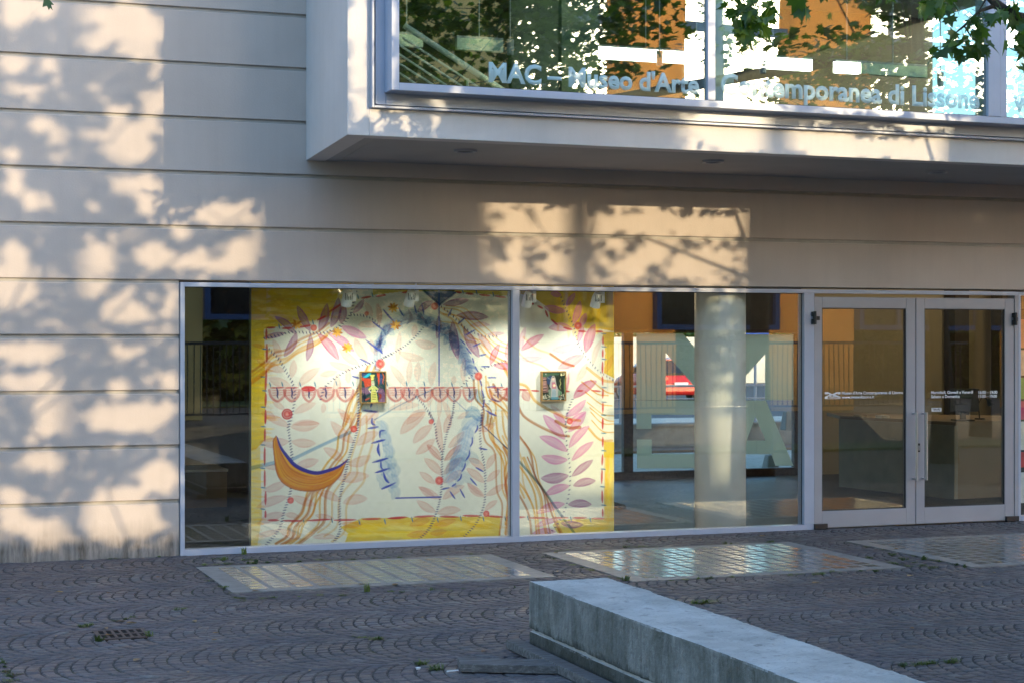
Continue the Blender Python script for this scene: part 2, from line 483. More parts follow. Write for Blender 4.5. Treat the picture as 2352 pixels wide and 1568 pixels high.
# ---- projecting bay
pL, pR = at_depth(798, 310, 12.49), at_depth(2352, 380, 14.66)
BZ = 3.151
bu = Vector((pR.x - pL.x, pR.y - pL.y, 0)).normalized(); bn = Vector((-bu.y, bu.x, 0))
def BL(s, t): return (pL.x + bu.x * s + bn.x * t, pL.y + bu.y * s + bn.y * t)
def bf(px, py, off):                                        # point seen at a source pixel on the bay front, `off` metres proud of it
    p = Vector((*BL(0, -off), 0)); q = Vector((*BL(1, -off), 0))
    h = on_v(px / K, py / K, p, q)
    return ((h - p).dot(bu), h.z)
BLEN, BTOP = 11.0, 7.4
def bquad(mb, s0, s1, t0, t1, z0, z1):
    return mb.prism([BL(s0, t0), BL(s1, t0), BL(s1, t1), BL(s0, t1)], z0, z1)
s_tr, z_tr = bf(930.5, 268.5, .05)
s_pl, _ = bf(941, 262, .03); _, z_pl = bf(941, 261.5, .03)
s_in, z_in = bf(979, 225, .20)
s_gl, z_gl = bf(995, 208.5, .17)
bay = MB()
bl0 = (pL.x, pL.y); bl1 = (BAYX, -.001)
d = Vector((bl1[0] - bl0[0], bl1[1] - bl0[1])); d.normalize(); dn = (-(-d.y), -d.x)
sidepoly = [bl0, (bl0[0] + .16, bl0[1] + .16 * bu.y), (bl1[0] + .16, bl1[1]), bl1]
bay.prism(sidepoly, BZ, BTOP)
bquad(bay, .161, BLEN, 0, .16, BZ, z_tr)
bquad(bay, .161, s_tr, 0, .16, z_tr + .0005, BTOP)
bquad(bay, s_tr + .0005, BLEN, 0, .16, 6.75, BTOP)
bay_o = bay.build('bay', M['bay'], museum, bev=.004)
bay_o['label'] = 'pale rendered bay projecting from the upper storey'
def wl(x, y):                                               # wall line x at given depth along side
    return x
so = MB()
ins = .26
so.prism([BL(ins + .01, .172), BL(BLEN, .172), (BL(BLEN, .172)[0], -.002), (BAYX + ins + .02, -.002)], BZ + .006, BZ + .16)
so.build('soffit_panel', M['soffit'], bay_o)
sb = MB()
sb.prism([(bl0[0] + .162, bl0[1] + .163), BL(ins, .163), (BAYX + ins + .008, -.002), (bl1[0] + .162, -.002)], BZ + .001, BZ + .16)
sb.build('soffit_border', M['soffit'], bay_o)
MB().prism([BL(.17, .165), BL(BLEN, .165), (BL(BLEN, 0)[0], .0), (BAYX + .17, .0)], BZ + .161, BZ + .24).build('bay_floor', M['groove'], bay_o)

win = MB()                                                  # outer trim of the bay window
tw = s_pl - s_tr
bquad(win, s_tr, s_tr + .016, -.05, .05, z_tr, 6.75)
bquad(win, s_tr + .028, s_pl, -.045, .05, z_tr + .028, 6.75)
bquad(win, s_tr + .0165, BLEN, -.05, .05, z_tr, z_tr + .016)
bquad(win, s_pl, BLEN, -.045, .05, z_tr + .028, z_pl - .001)
win_o = win.build('bay_window', M['alu'], museum, bev=.002)
pl = MB(); bquad(pl, s_pl + .003, s_in + .01, -.03, .06, z_pl, 6.75); bquad(pl, s_in + .0105, BLEN, -.03, .06, z_pl, z_in + .01)
pl.build('frame_plate', M['alu'], win_o, bev=.002)
fr = MB(); bquad(fr, s_in, s_gl, -.20, -.0, z_in, 6.75); bquad(fr, s_gl + .0005, BLEN, -.20, -.0, z_in, z_gl)
fr.build('inner_frame', M['alu'], win_o, bev=.003)
gk = MB(); bquad(gk, s_gl, BLEN, -.182, -.16, z_gl, z_gl + .006); bquad(gk, s_gl, s_gl + .006, -.182, -.16, z_gl + .0065, 6.75)
gk.build('gasket', M['gasket'], win_o)
sm = [bf(x, 200, .20)[0] for x in (1769, 1788, 2470, 2517)]
m1 = MB(); bquad(m1, sm[0], sm[1], -.205, -.03, z_gl + .001, 6.75); m1.build('mullion', M['alu'], win_o, bev=.003)
m2 = MB(); bquad(m2, sm[2], sm[3] - .07, -.205, -.03, z_gl + .001, 6.75); bquad(m2, sm[3] - .066, sm[3], -.20, -.03, z_gl + .001, 6.75)
m2.build('mullion', M['alu'], win_o, bev=.003)
for a, b_ in ((s_gl + .004, sm[0] - .001), (sm[1] + .001, sm[2] - .001), (sm[3] + .001, BLEN - .1)):
    p = MB(); bquad(p, a, b_, -.172, -.160, z_gl + .003, 6.74); p.build('pane', M['glass_up'], win_o)
def bay_text(body, x0, y0, x1, y1, h=None):
    a, za = bf(x0, y0, .175); b_, zb = bf(x1, y1, .175)
    o = BL(a, -.1745)
    text('lettering', body, M['etched'], win_o, (o[0], o[1], za), b_ - a, bu, bold=.034, height=h)
bay_text("MAC – Museo d'Arte", 1222, 203.5, 1748, 231)
bay_text("Contemporanea di Lissone", 1802, 234.5, 2449, 269)
bay_text("www.museolissone.it", 2533, 277, 3010, 302)
bay_o2 = MB().box(BAYX + .2, 14.4, -.02, 8.0, BTOP - .1, BTOP + .1).box(BAYX + .25, 14.4, 7.8, 8.0, 3.3, BTOP - .101)
bay_o2.build('roof', M['groove'], museum)
MB().box(XL, BAYX + .19, .36, 8.0, 7.5, 7.6).box(XL, XL + .2, .36, 8, GZ, 7.49).box(XL + .21, 1.0, 7.8, 8.0, GZ, 7.49).build('roof', M['groove'], museum)

# ---- downlights in the soffit
for px, py in ((1163, 377), (1782, 404), (2343, 430)):
    c = on_z(px / K, py / K, BZ)
    MB().lathe((c.x, c.y, BZ), [(.062, .003), (.068, -.012), (.088, -.012), (.092, .005)], 28).build('downlight', M['alu_dark'], museum, smooth=False)
    MB().lathe((c.x, c.y, BZ), [(.061, -.006), (.061, .004)], 24).build('lens', M['darkglass'], bpy.data.objects[[o.name for o in COL.objects if o.name.startswith('downlight')][-1]])

# ---- shop window
xa, xb = XW0, on_y(1868.5, 784).x
mu0, mu1 = sx(1279).x, sx(1297).x
WT = 2.150; FW = .034
XD = sx(2542.5).x; XE = XR - .4
sw = MB()
sw.box(xa, xa + FW, -.02, .10, GZ, WT).box(xa + FW + .0005, XD, -.02, .10, WT - FW, WT)
sw.box(xa + FW + .0005, xb, -.022, .10, GZ, GZ + .045).box(mu1 + 4.28, mu1 + 4.281, .09, .091, 1, 1.001)
shop = sw.build('shop_window', M['alu'], museum, bev=.003)
MB().box(mu0, mu1, -.02, .10, GZ + .0455, WT - FW - .0005).build('mullion', M['alu'], shop, bev=.003)
MB().box(sx(2008).x, xb - .0, -.018, .10, GZ + .046, WT - FW - .0005).build('mullion', M['alu'], shop, bev=.003)
for a, b_ in ((xa + FW, mu0), (mu1, sx(2008).x)):
    B(a + .001, b_ - .001, .03, .042, GZ + .046, WT - FW - .001).build('pane', M['glass'], shop)
gk = MB()
for a, b_ in ((xa + FW, mu0), (mu1, sx(2008).x)):
    gk.box(a, a + .005, .022, .029, GZ + .05, WT - FW - .006).box(b_ - .005, b_, .022, .029, GZ + .05, WT - FW - .006).box(a, b_, .022, .029, WT - FW - .006, WT - FW - .001)
gk.build('gasket', M['gasket'], shop)
# right-hand window beyond the doors
w3 = MB().box(XD + .001, XD + .03, -.02, .10, GZ, WT).box(XD + .031, XE, -.02, .10, WT - FW, WT).box(XD + .031, XE, -.022, .10, GZ, GZ + .045).box(XE, XE + .1, -.02, .3, GZ, WT)
shop2 = w3.build('shop_window', M['alu'], museum, bev=.003)
B(XD + .031, XE, .03, .042, GZ + .046, WT - FW - .001).build('pane', M['glass'], shop2)
B(XE + .1, XR, .0, .35, GZ, 2.165).build('wall_end', M['facade'], museum)

# ---- the two glazed doors
DX = [sx(v).x for v in (2034, 2286.7, 2288.6, 2533)]
gl1 = [sx(v).x for v in (2053.5, 2263.8)]; gl2 = [sx(v).x for v in (2309.7, 2510.4)]
DT, DB, GT, GB = 2.085, GZ + .012, 1.985, .150
B(xb + .001, DX[0] - .004, -.02, .10, GZ, WT - FW - .001).build('door_jamb', M['alu_dark'], museum, bev=.003)
B(DX[3] + .004, XD - .001, -.02, .10, GZ, WT - FW - .001).build('door_jamb', M['alu_dark'], museum, bev=.003)
def door(x0, x1, g0, g1, hinge_left):
    mb = MB().box(x0, g0, -.012, .045, DB, DT).box(g1, x1, -.012, .045, DB, DT)
    mb.box(g0 + .0005, g1 - .0005, -.012, .045, GT, DT).box(g0 + .0005, g1 - .0005, -.012, .045, DB, GB)
    dr = mb.build('glazed_door', M['alu_dark'], museum, bev=.003)
    B(g0 + .001, g1 - .001, .012, .022, GB + .001, GT - .001).build('pane', M['glass_door'], dr)
    gk = MB().box(g0 + .001, g0 + .008, -.005, .011, GB, GT).box(g1 - .008, g1 - .001, -.005, .011, GB, GT).box(g0 + .009, g1 - .009, -.005, .011, GT - .008, GT - .001).box(g0 + .009, g1 - .009, -.005, .011, GB, GB + .008)
    gk.build('gasket', M['gasket'], dr)
    hx = x1 - .028 if hinge_left else x0 + .070
    h0, h1 = .42, 1.02
    MB().tube([(hx, -.012, h1), (hx, -.075, h1), (hx, -.075, h1 + .001)], .008).tube([(hx, -.012, h0), (hx, -.075, h0)], .008).tube([(hx, -.075, h0 - .012), (hx, -.075, h1 + .012)], .012, 12).build('handle', M['steel'], dr)
    # hinge: two blocks on a pin
    cx = x0 - .004 if hinge_left else x1 + .004
    zc = 1.895
    hb = MB().box(cx - .030, cx + .010, -.045, -.013, zc + .012, zc + .055).box(cx - .030, cx + .010, -.045, -.013, zc - .058, zc - .012)
    hb.box(cx - .012, cx + .045 if hinge_left else cx + .02, -.042, -.013, zc - .022, zc + .014).tube([(cx - .010, -.05, zc - .06), (cx - .010, -.05, zc + .058)], .014, 10)
    hb.build('hinge', M['black'], dr, bev=.003)
    fx0, fx1 = (x0 - .01, x0 + .125) if hinge_left else (x1 - .10, x1 + .04)
    B(fx0, fx1, -.04, -.0125, GZ, GZ + .052).build('floor_closer', M['black'], dr, bev=.004)
    return dr
d1 = door(DX[0], DX[1], gl1[0], gl1[1], True)
d2 = door(DX[2], DX[3], gl2[0], gl2[1], False)
MB().box(DX[2] + .012, DX[2] + .038, -.018, -.0125, .665, .745).build('lock', M['black'], d2)
MB().box(DX[2] + .020, DX[2] + .029, -.021, -.0185, .68, .725).build('keyhole', M['steel'], d2)
def door_text(dr, body, px0, py, px1, bold=.03, mat='vinyl', h=None):
    a, b_ = sx(px0, py, .010), sx(px1, py, .010)
    text('lettering', body, M[mat], dr, (a.x, .0095, a.z), b_.x - a.x, bold=bold, height=h)
o_ = lambda x, y: (2050 + x * .10204, 960 + y * .10204)
p_ = lambda x, y: (2300 + x * .09354, 950 + y * .09354)
def dt(dr, f, body, x0, y0, x1, **k):
    a = f(x0, y0); c = f(x1, y0); door_text(dr, body, a[0], a[1], c[0], **k)
dt(d1, o_, "Museo d'Arte Contemporanea di Lissone", 532, 247, 2032)
dt(d1, o_, "www.museolissone.it", 532, 347, 1325)
dt(d2, p_, "Mercoledì, Giovedì e Venerdì", 295, 360, 1415)
dt(d2, p_, "Sabato e Domenica", 295, 470, 1060)
dt(d2, p_, "16:00 – 19:00", 1562, 357, 2065)
dt(d2, p_, "11:00 – 19:00", 1562, 462, 2055)
M['vinyl_grey'] = plain('grey_vinyl', (.16, .16, .16, 1), .5)
M['vinyl_ink'] = plain('dark_lettering_ink', (.05, .05, .09, 1), .5)
dt(d2, p_, "ENTRATA SUL", 218, 606, 555, mat='vinyl_grey', bold=.0)
dt(d2, p_, "LATO OPPOSTO", 192, 682, 585, mat='vinyl_grey', bold=.0)
a, b_ = p_(310, 828), p_(570, 728)
A_, B_ = sx(*a, .010), sx(*b_, .010)
B(A_.x, B_.x, .0085, .0105, A_.z, B_.z).build('pull_label', M['vinyl'], d2)
a, b_ = p_(328, 802), p_(552, 802)
A_, B_ = sx(*a, .008), sx(*b_, .008)
text('lettering', 'TIRARE', M['vinyl_ink'], d2, (A_.x, .0075, A_.z), B_.x - A_.x, bold=.01)
# emblem on the left leaf
def poly_xz(pts, f, y):
    return [(sx(*f(*p), y).x, sx(*f(*p), y).z) for p in pts]
lg = MB()
for pl_ in ([(115, 185), (195, 185), (300, 238), (405, 185), (500, 185), (500, 237), (432, 237), (432, 216), (345, 262), (300, 240), (255, 262), (188, 216), (188, 237), (115, 237)],
            [(115, 300), (232, 250), (255, 265), (300, 243), (345, 265), (368, 250), (500, 300), (500, 318), (432, 318), (400, 285), (330, 285), (300, 258), (272, 272), (262, 285), (200, 285), (188, 300), (188, 352), (115, 352)],
            [(188, 340), (500, 336), (500, 352), (188, 352)], [(232, 292), (400, 292), (420, 312), (200, 312)]):
    lg.slab_xz([(x, z) for x, z in poly_xz(pl_, o_, .010)][::-1], .0085, .0105)
lg.build('emblem', M['vinyl'], d1)

# ---- ground-floor hall
HF, HC, HY = -.05, 2.62, 6.2
B(xa - .3, XR, .1005, HY + .3, HF - .1, HF).build('hall_floor', M['floor'], museum)
B(xa - .3, XR, .352, HY + .3, HC, HC + .1).build('hall_ceiling', M['ceiling'], museum)
B(xa - .3, xa - .2, .352, HY + .3, HF, HC).build('hall_wall', M['darkwall'], museum)
B(xa - .1, XR, .10, .35, HF - .1, GZ - .002).build('threshold', M['groove'], museum)
xo0, xo1 = on_y(1380, 784, HY).x, on_y(2003 / K, 784, HY).x
ZR = 1.84
hw = MB().box(xa - .19, xo0, HY, HY + .25, HF, HC).box(xo0, xo1, HY, HY + .25, ZR, HC)
hw.build('hall_wall', M['darkwall'], museum)
B(xo1, XR, HY, HY + .25, HF, HC).build('hall_wall', M['offwhite'], museum)
B(XR - .1, XR, .36, HY - .01, HF, HC).build('hall_wall', M['tan'], museum)
cc = on_y((1593 + 1715) / 2, 784, .34)
MB().lathe((cc.x, cc.y, HF), [(.232, 0), (.232, HC - HF)], 48).build('column', M['white'], museum, smooth=True)
M['lamp_warm'] = emit('ceiling_and_fill_lit', (1, .72, .40, 1), 1.2)
for lx, ly in ((on_y(2110, 0, 4.2).x, 4.2), (on_y(2320, 0, 4.6).x, 4.6), (on_y(1450, 0, 2.2).x, 2.0)):  # last lamp is an unseen addition to brighten the hall and column
    lh = MB().lathe((lx, ly, HC), [(.13, -.05), (.14, -.001)], 24).build('ceiling_and_fill_lamp', M['alu_dark'], museum)
    MB().lathe((lx, ly, HC), [(.115, -.058), (.115, -.051)], 24).build('diffuser', M['lamp_warm'], lh)
    ld = bpy.data.lights.new('ceiling_and_fill_light', 'POINT'); ld.energy = 2.6; ld.color = (1, .74, .44); ld.shadow_soft_size = .1
    lo = bpy.data.objects.new('ceiling_and_fill_light', ld); COL.objects.link(lo); lo.location = (lx, ly, HC - .16); lo.parent = lh
    lo.matrix_parent_inverse = wmat(lh).inverted()
# rear glazing with the frosted initials
f6 = lambda x, y: on_y((1500 + x * .3444) / K, (700 + y * .3444) / K, HY)
rw = MB().box(xo0, xo1, HY + .02, HY + .10, HF, HF + .10).box(xo0, xo1, HY + .02, HY + .10, ZR - .05, ZR - .001).box(xo1 - .09, xo1 - .001, HY + .02, HY + .10, HF + .101, ZR - .051)
ml = f6(178, 0).x, f6(246, 0).x
rw.box(ml[0], ml[1], HY + .02, HY + .10, HF + .101, ZR - .051)
rear = rw.build('rear_window', M['iron'], museum, bev=.003)
B(xo0, xo1 - .09, HY + .05, HY + .06, HF + .10, ZR - .05).build('pane', M['glass_far'], rear)
lg = MB()
def fp(pts):
    q = [(f6(*p).x, f6(*p).z) for p in pts]
    lg.slab_xz(q[::-1], HY + .040, HY + .044)
fp([(275, 388), (612, 388), (845, 660), (845, 945), (487, 525), (487, 869), (275, 869)])
fp([(846, 660), (1075, 395), (1415, 395), (1415, 869), (1210, 869), (1210, 535), (846, 945)])
fp([(275, 871), (860, 871), (860, 975), (383, 975), (383, 1078), (275, 1078)])
fp([(862, 871), (1000, 871), (950, 1000), (900, 1365), (278, 1365), (278, 1155), (385, 1155), (385, 1260), (800, 1260), (862, 1160)])
fp([(1065, 871), (1215, 871), (1415, 1345), (1285, 1345), (1255, 1262), (1150, 1262), (1150, 1162), (1213, 1162), (1141, 990), (1140, 990), (1130, 871.5)])
fp([(1062, 871), (1128, 871), (1138, 990), (1075, 1162), (1148, 1162), (1148, 1262), (1030, 1262), (1000, 1345), (920, 1345)])
lg.build('frosted_initials', M['frost'], rear)

# ---- upper room behind the bay window
UF, UC = BZ + .24, 6.3
MB().box(BAYX + .2, 14.3, .36, 7.79, UF - .2, UF).build('upper_floor', M['floor'], museum)
MB().box(BAYX + .2, 14.3, .36, 7.79, UC, UC + .1).build('upper_ceiling', M['offwhite'], museum)
MB().box(BAYX + .2, 14.3, 7.6, 7.79, UF, UC - .001).box(BAYX + .2, BAYX + .25, .36, 7.59, UF, UC - .001).build('upper_wall', M['darkwall'], museum)
uc = on_y(1642, 784, .3)
MB().lathe((uc.x, .3, UF), [(.17, 0), (.17, UC - UF)], 40).build('column', M['white'], museum, smooth=True)
M['lamp_on'] = emit('strip_lamp_lit', (1, .96, .88, 1), 2.0)
M['lamp_dim'] = plain('strip_lamp_off', (.62, .68, .52, 1), .5, var=.03)
SY = 1.3
for a, b_, mt in ((900, 972, 'lamp_dim'), (1050, 1156, 'lamp_dim'), (1378, 1592, 'lamp_on'), (1690, 1866, 'lamp_on'), (1921, 1976, 'lamp_on'), (1978, 2130, 'lamp_dim')):
    f = lambda x: (on_y(x, 82 + (x - 1050) * .0755, SY), on_y(x, 82 + (x - 1050) * .0755 + 27, SY))
    (t0, b0), (t1, b1) = f(a), f(b_)
    zt, zb = (t0.z + t1.z) / 2, (b0.z + b1.z) / 2
    zt = on_y(1400, 108.5, SY).z; zb = on_y(1400, 135, SY).z
    sl = MB().box(t0.x, t1.x, SY, SY + .06, zb, zt).build('strip_light', M[mt], museum)
    MB().box(t0.x, t1.x, SY - .002, SY + .07, zt + .001, zt + .02).tube([((t0.x + t1.x) / 2, SY + .03, zt + .02), ((t0.x + t1.x) / 2, SY + .03, UC)], .006, 6).build('housing', M['alu_dark'], sl)
for px in (1172, 1515, 1752, 2160):                          # small spot cans hanging by the strips
    c = on_y(px, 100 + (px - 1050) * .075, SY - .18)
    MB().lathe((c.x, c.y, c.z - .07), [(.030, 0), (.034, .14)], 14).tube([(c.x, c.y, c.z + .07), (c.x, c.y, UC)], .006, 6).build('spot_can', M['alu_dark'], museum)
# partition panels standing in the upper room
M['screen'] = plain('grey_green_screen', (.13, .15, .11, 1), .7)
for a, b_, y, mt in ((1290, 1375, .6, 'screen'), (1175, 1288, 2.4, 'screen')):
    B(on_y(a, 0, y).x, on_y(b_, 0, y).x, y, y + .08, UF, 5.4).build('partition', M[mt], museum)
# stair railing seen through the bay glass
c5 = lambda x, y: on_y((960 + x * .1531) / K, (y * .1531) / K, .25)
rl = MB().tube([c5(330, 420), c5(1880, 1440), c5(2200, 1650)], .026, 10)
rail = rl.build('stair_railing', plain('railing_white', (.72, .70, .58, 1), .5), museum, smooth=True)
for p, q in (((300, 620), (1700, 1530)), ((200, 705), (1450, 1530)), ((200, 855), (1200, 1520)), ((200, 1012), (950, 1480)), ((200, 1160), (620, 1440))):
    MB().tube([c5(*p), c5(*q)], .009, 6).build('cable', bpy.data.materials['railing_white'], rail)
MB().tube([c5(1365, 1290), c5(1365, 1560)], .012, 6).build('post', bpy.data.materials['railing_white'], rail)

# ================================================================== THINGS IN THE HALL
mL = on_y(577, 784, .74); mR = on_y(1410.3, 784, .62)
zbL, zbR = on_v(577, 1251.4, mL, mR).z, on_v(1410.3, 1224.8, mL, mR).z
MUZ0, MUZ1 = (zbL + zbR) / 2, 2.42
mu = Vector((mR.x - mL.x, mR.y - mL.y, 0)); MUW = mu.length; mu.normalize(); mn = Vector((-mu.y, mu.x, 0))
def ML(s, t): return (mL.x + mu.x * s + mn.x * t, mL.y + mu.y * s + mn.y * t)
mural = thing('mural', 'big freestanding panel painted with yellow border, leafy garlands and an orange crescent behind the glass', 'mural', (*ML(MUW / 2, .06), MUZ0))
MB().prism([ML(0, .002), ML(MUW, .002), ML(MUW, .11), ML(0, .11)], MUZ0, MUZ1).build('backing_board', plain('board_edge', (.62, .62, .48, 1), .7, var=.05), mural)
MB().prism([ML(.05, .03), ML(MUW - .3, .03), ML(MUW - .3, .1), ML(.05, .1)], HF, MUZ0 - .0005).build('plinth', plain('plinth_board', (.16, .11, .08, 1), .8), mural)
PX = .005
NW, NH = int(MUW / PX), int((MUZ1 - MUZ0) / PX)
class Painter:
    def __init__(s, w, h, base): s.w, s.h = w, h; s.a = np.ones((h, w, 3), np.float32) * np.array(base[:3], np.float32)
    def blend(s, sl, mask, col, mode):
        c = np.array(col[:3], np.float32); m = mask[..., None]
        if mode == 'mul': s.a[sl] *= (1 - m) + m * c
        else: s.a[sl] = s.a[sl] * (1 - m) + c * m
    def stroke(s, pts, w, col, a=.9, prof='line', mode='mul', streak=.3, soft=.8):
        p = np.array(pts, float)
        if len(p) > 2:                                      # smooth curve through the points
            q = np.vstack([2 * p[0] - p[1], p, 2 * p[-1] - p[-2]]); o = []
            for i in range(1, len(q) - 2):
                for t in np.linspace(0, 1, 7, endpoint=False):
                    o.append(.5 * (2 * q[i] + (q[i + 1] - q[i - 1]) * t + (2 * q[i - 1] - 5 * q[i] + 4 * q[i + 1] - q[i + 2]) * t * t + (-q[i - 1] + 3 * q[i] - 3 * q[i + 1] + q[i + 2]) * t ** 3))
            o.append(p[-1]); p = np.array(o)
        x0, y0 = np.floor(p.min(0) - w - 1).astype(int); x1, y1 = np.ceil(p.max(0) + w + 2).astype(int)
        x0, y0 = max(0, x0), max(0, y0); x1, y1 = min(s.w, x1), min(s.h, y1)
        if x1 <= x0 or y1 <= y0: return
        gx, gy = np.meshgrid(np.arange(x0, x1), np.arange(y0, y1))
        best = np.full(gx.shape, 1e9); tt = np.zeros(gx.shape); sd = np.zeros(gx.shape)
        L = np.r_[0, np.cumsum(np.hypot(*np.diff(p, axis=0).T))]; tot = max(L[-1], 1e-6)
        for i in range(len(p) - 1):
            d = p[i + 1] - p[i]; l2 = max(d @ d, 1e-9)
            t = np.clip(((gx - p[i, 0]) * d[0] + (gy - p[i, 1]) * d[1]) / l2, 0, 1)
            ex, ey = gx - p[i, 0] - t * d[0], gy - p[i, 1] - t * d[1]
            dd = np.hypot(ex, ey); u = dd < best
            best[u] = dd[u]; tt[u] = ((L[i] + t * math.sqrt(l2)) / tot)[u]; sd[u] = ((ex * d[1] - ey * d[0]) / math.sqrt(l2))[u]
        if prof == 'leaf': ww = w * .5 * np.sin(np.pi * np.clip(tt, .0, 1)) ** .75
        elif prof == 'taper': ww = w * .5 * (1 - .75 * np.abs(2 * tt - 1) ** 3)
        else: ww = np.full(tt.shape, w * .5)
        m = np.clip((ww - best) / soft + .5, 0, 1)
        if prof == 'leaf':                                  # darker rim and a pale vein, as a loaded brush leaves
            r_ = np.clip(best / np.maximum(ww, .5), 0, 1); m *= .62 + .38 * r_ ** 2
        if streak:
            f = np.sin(sd * 2.1 + 3 * np.sin(tt * 3 + w)) * np.sin(sd * .9 + tt * 5 + len(pts))
            m *= 1 - streak * (.5 + .5 * f)
        s.blend((slice(y0, y1), slice(x0, x1)), a * m, col, mode)
    def poly(s, pts, col, a=1, mode='over', soft=.8):
        p = np.array(pts, float)
        x0, y0 = np.maximum(np.floor(p.min(0) - 1).astype(int), 0); x1, y1 = np.ceil(p.max(0) + 2).astype(int)
        x1, y1 = min(s.w, x1), min(s.h, y1)
        if x1 <= x0 or y1 <= y0: return
        gx, gy = np.meshgrid(np.arange(x0, x1) + .0, np.arange(y0, y1) + .0)
        ins = np.zeros(gx.shape, bool); j = len(p) - 1
        for i in range(len(p)):
            c = ((p[i, 1] > gy) != (p[j, 1] > gy)) & (gx < (p[j, 0] - p[i, 0]) * (gy - p[i, 1]) / (p[j, 1] - p[i, 1] + 1e-9) + p[i, 0])
            ins ^= c; j = i
        s.blend((slice(y0, y1), slice(x0, x1)), a * ins, col, mode)
    def dot(s, c, r_, col, a=1, mode='over'):
        x0, x1 = max(0, int(c[0] - r_ - 2)), min(s.w, int(c[0] + r_ + 3)); y0, y1 = max(0, int(c[1] - r_ - 2)), min(s.h, int(c[1] + r_ + 3))
        if x1 <= x0 or y1 <= y0: return
        gx, gy = np.meshgrid(np.arange(x0, x1), np.arange(y0, y1))
        d = np.hypot(gx - c[0], gy - c[1])
        m = np.clip(r_ - d + .5, 0, 1) * (.85 + .15 * np.sin(d * 1.7))
        s.blend((slice(y0, y1), slice(x0, x1)), a * m, col, mode)
def uv(px, py):                                             # source pixel -> column,row of the painted field (row 0 = top)
    h = on_v(px / K, py / K, mL, mR)
    return ((h - mL).dot(mu) / PX, (MUZ1 - h.z) / PX)
sc = .2296
FA = lambda x, y: uv(620 + x * sc, 700 + y * sc)
FB = lambda x, y: uv(940 + x * sc, 700 + y * sc)
FC = lambda x, y: uv(620 + x * sc, 1030 + y * sc)
FD = lambda x, y: uv(940 + x * sc, 1030 + y * sc)
FE = lambda x, y: uv(1260 + x * sc, 700 + y * sc)
FF = lambda x, y: uv(1260 + x * sc, 1030 + y * sc)
FG = lambda x, y: uv(600 + x * .4592, 680 + y * .4592)

# ------------------------------------------------------------------ the mural's brushwork
P_ = Painter(NW, NH, (.77, .785, .68))
C = {'y': srgb(252, 214, 14), 'yd': srgb(236, 188, 6), 'yl': srgb(253, 232, 120), 'pink': srgb(238, 168, 158), 'rose': srgb(222, 120, 128), 'mag': srgb(196, 60, 130), 'pur': srgb(146, 44, 132),
     'mauve': srgb(208, 108, 172), 'red': srgb(196, 26, 44), 'blue': srgb(28, 58, 170), 'lblue': srgb(92, 142, 214), 'pblue': srgb(146, 186, 226), 'och': srgb(244, 186, 66), 'brn': srgb(214, 140, 60),
     'navy': srgb(34, 34, 110), 'teal': srgb(70, 130, 160), 'dor': srgb(196, 118, 20), 'vio': srgb(90, 60, 130)}
q = .153
def st(F, pts, w, c, a=.9, prof='line', mode='mul', streak=.3): P_.stroke([F(*p) for p in pts], w * q * (1.0 if prof == 'leaf' else .85 if c == 'blue' else 1.1), C[c], min(1, a * (1.1 if c in ('pink', 'rose') else 1.25)), prof, mode, streak)
def leafs(F, lst, c, a, w=None):
    for x0, y0, x1, y1, *r_ in lst:
        ww = r_[0] if r_ else (w or 70)
        mx, my = (x0 + x1) / 2, (y0 + y1) / 2; dx, dy = x1 - x0, y1 - y0
        k = random.uniform(-.07, .07)
        st(F, [(x0, y0), (mx - dy * k, my + dx * k), (x1, y1)], ww * 1.15, c, a * (1.1 if c in ('pur', 'mag') else 1), 'leaf', 'over' if c in ('pur', 'mag', 'mauve') else 'mul')
def dash(F, pts, n, ln, c='navy', w=11, a=.95):
    p = [np.array(F(*z)) for z in pts]
    qv = [2 * p[0] - p[1]] + p + [2 * p[-1] - p[-2]]; o = []
    for i in range(1, len(qv) - 2):
        for t in np.linspace(0, 1, 12, endpoint=False):
            o.append(.5 * (2 * qv[i] + (qv[i + 1] - qv[i - 1]) * t + (2 * qv[i - 1] - 5 * qv[i] + 4 * qv[i + 1] - qv[i + 2]) * t * t + (-qv[i - 1] + 3 * qv[i] - 3 * qv[i + 1] + qv[i + 2]) * t ** 3))
    o.append(p[-1]); o = np.array(o); L = np.r_[0, np.cumsum(np.hypot(*np.diff(o, axis=0).T))]
    for s in np.linspace(0, L[-1], n):
        x, y = np.interp(s, L, o[:, 0]), np.interp(s, L, o[:, 1])
        i = min(np.searchsorted(L, s), len(o) - 1); i = max(1, i); d = o[i] - o[i - 1]; d = d / (np.hypot(*d) + 1e-9)
        nx, ny = -d[1] + d[0] * .5, d[0] + d[1] * .5; h = ln * q * .5 * random.uniform(.8, 1.2)
        P_.stroke([(x - nx * h, y - ny * h), (x + nx * h, y + ny * h)], w * q * random.uniform(.8, 1.15), C[c], a, 'taper', 'over', 0)
# yellow field of the border: broad overlapping washes, left ragged against the inner rectangle
def wash(x0, y0, x1, y1, n, horiz, L_, W_):                 # in source pixels
    for _ in range(n):
        x, y = random.uniform(x0, x1), random.uniform(y0, y1)
        l = L_ * random.uniform(.6, 1.3); w = W_ * random.uniform(.6, 1.3)
        e = ((x + l, y + random.uniform(-4, 4)) if horiz else (x + random.uniform(-4, 4), y + l))
        P_.stroke([uv(x, y), uv((x + e[0]) / 2, (y + e[1]) / 2 + random.uniform(-2, 2)), uv(*e)], w / 1.55, C[random.choice(['y', 'y', 'yd', 'yd', 'yl'])], random.uniform(.25, .6), 'taper', 'over', .45)
P_.poly([uv(*p) for p in ((610, 660), (940, 660), (845, 735), (826, 790), (790, 800), (660, 822), (664, 1000), (660, 1100), (640, 1120), (610, 1130))], C['y'], .92, 'mul')
P_.poly([uv(*p) for p in ((610, 1120), (650, 1115), (655, 1290), (640, 1380), (610, 1380))], C['y'], .60, 'mul')
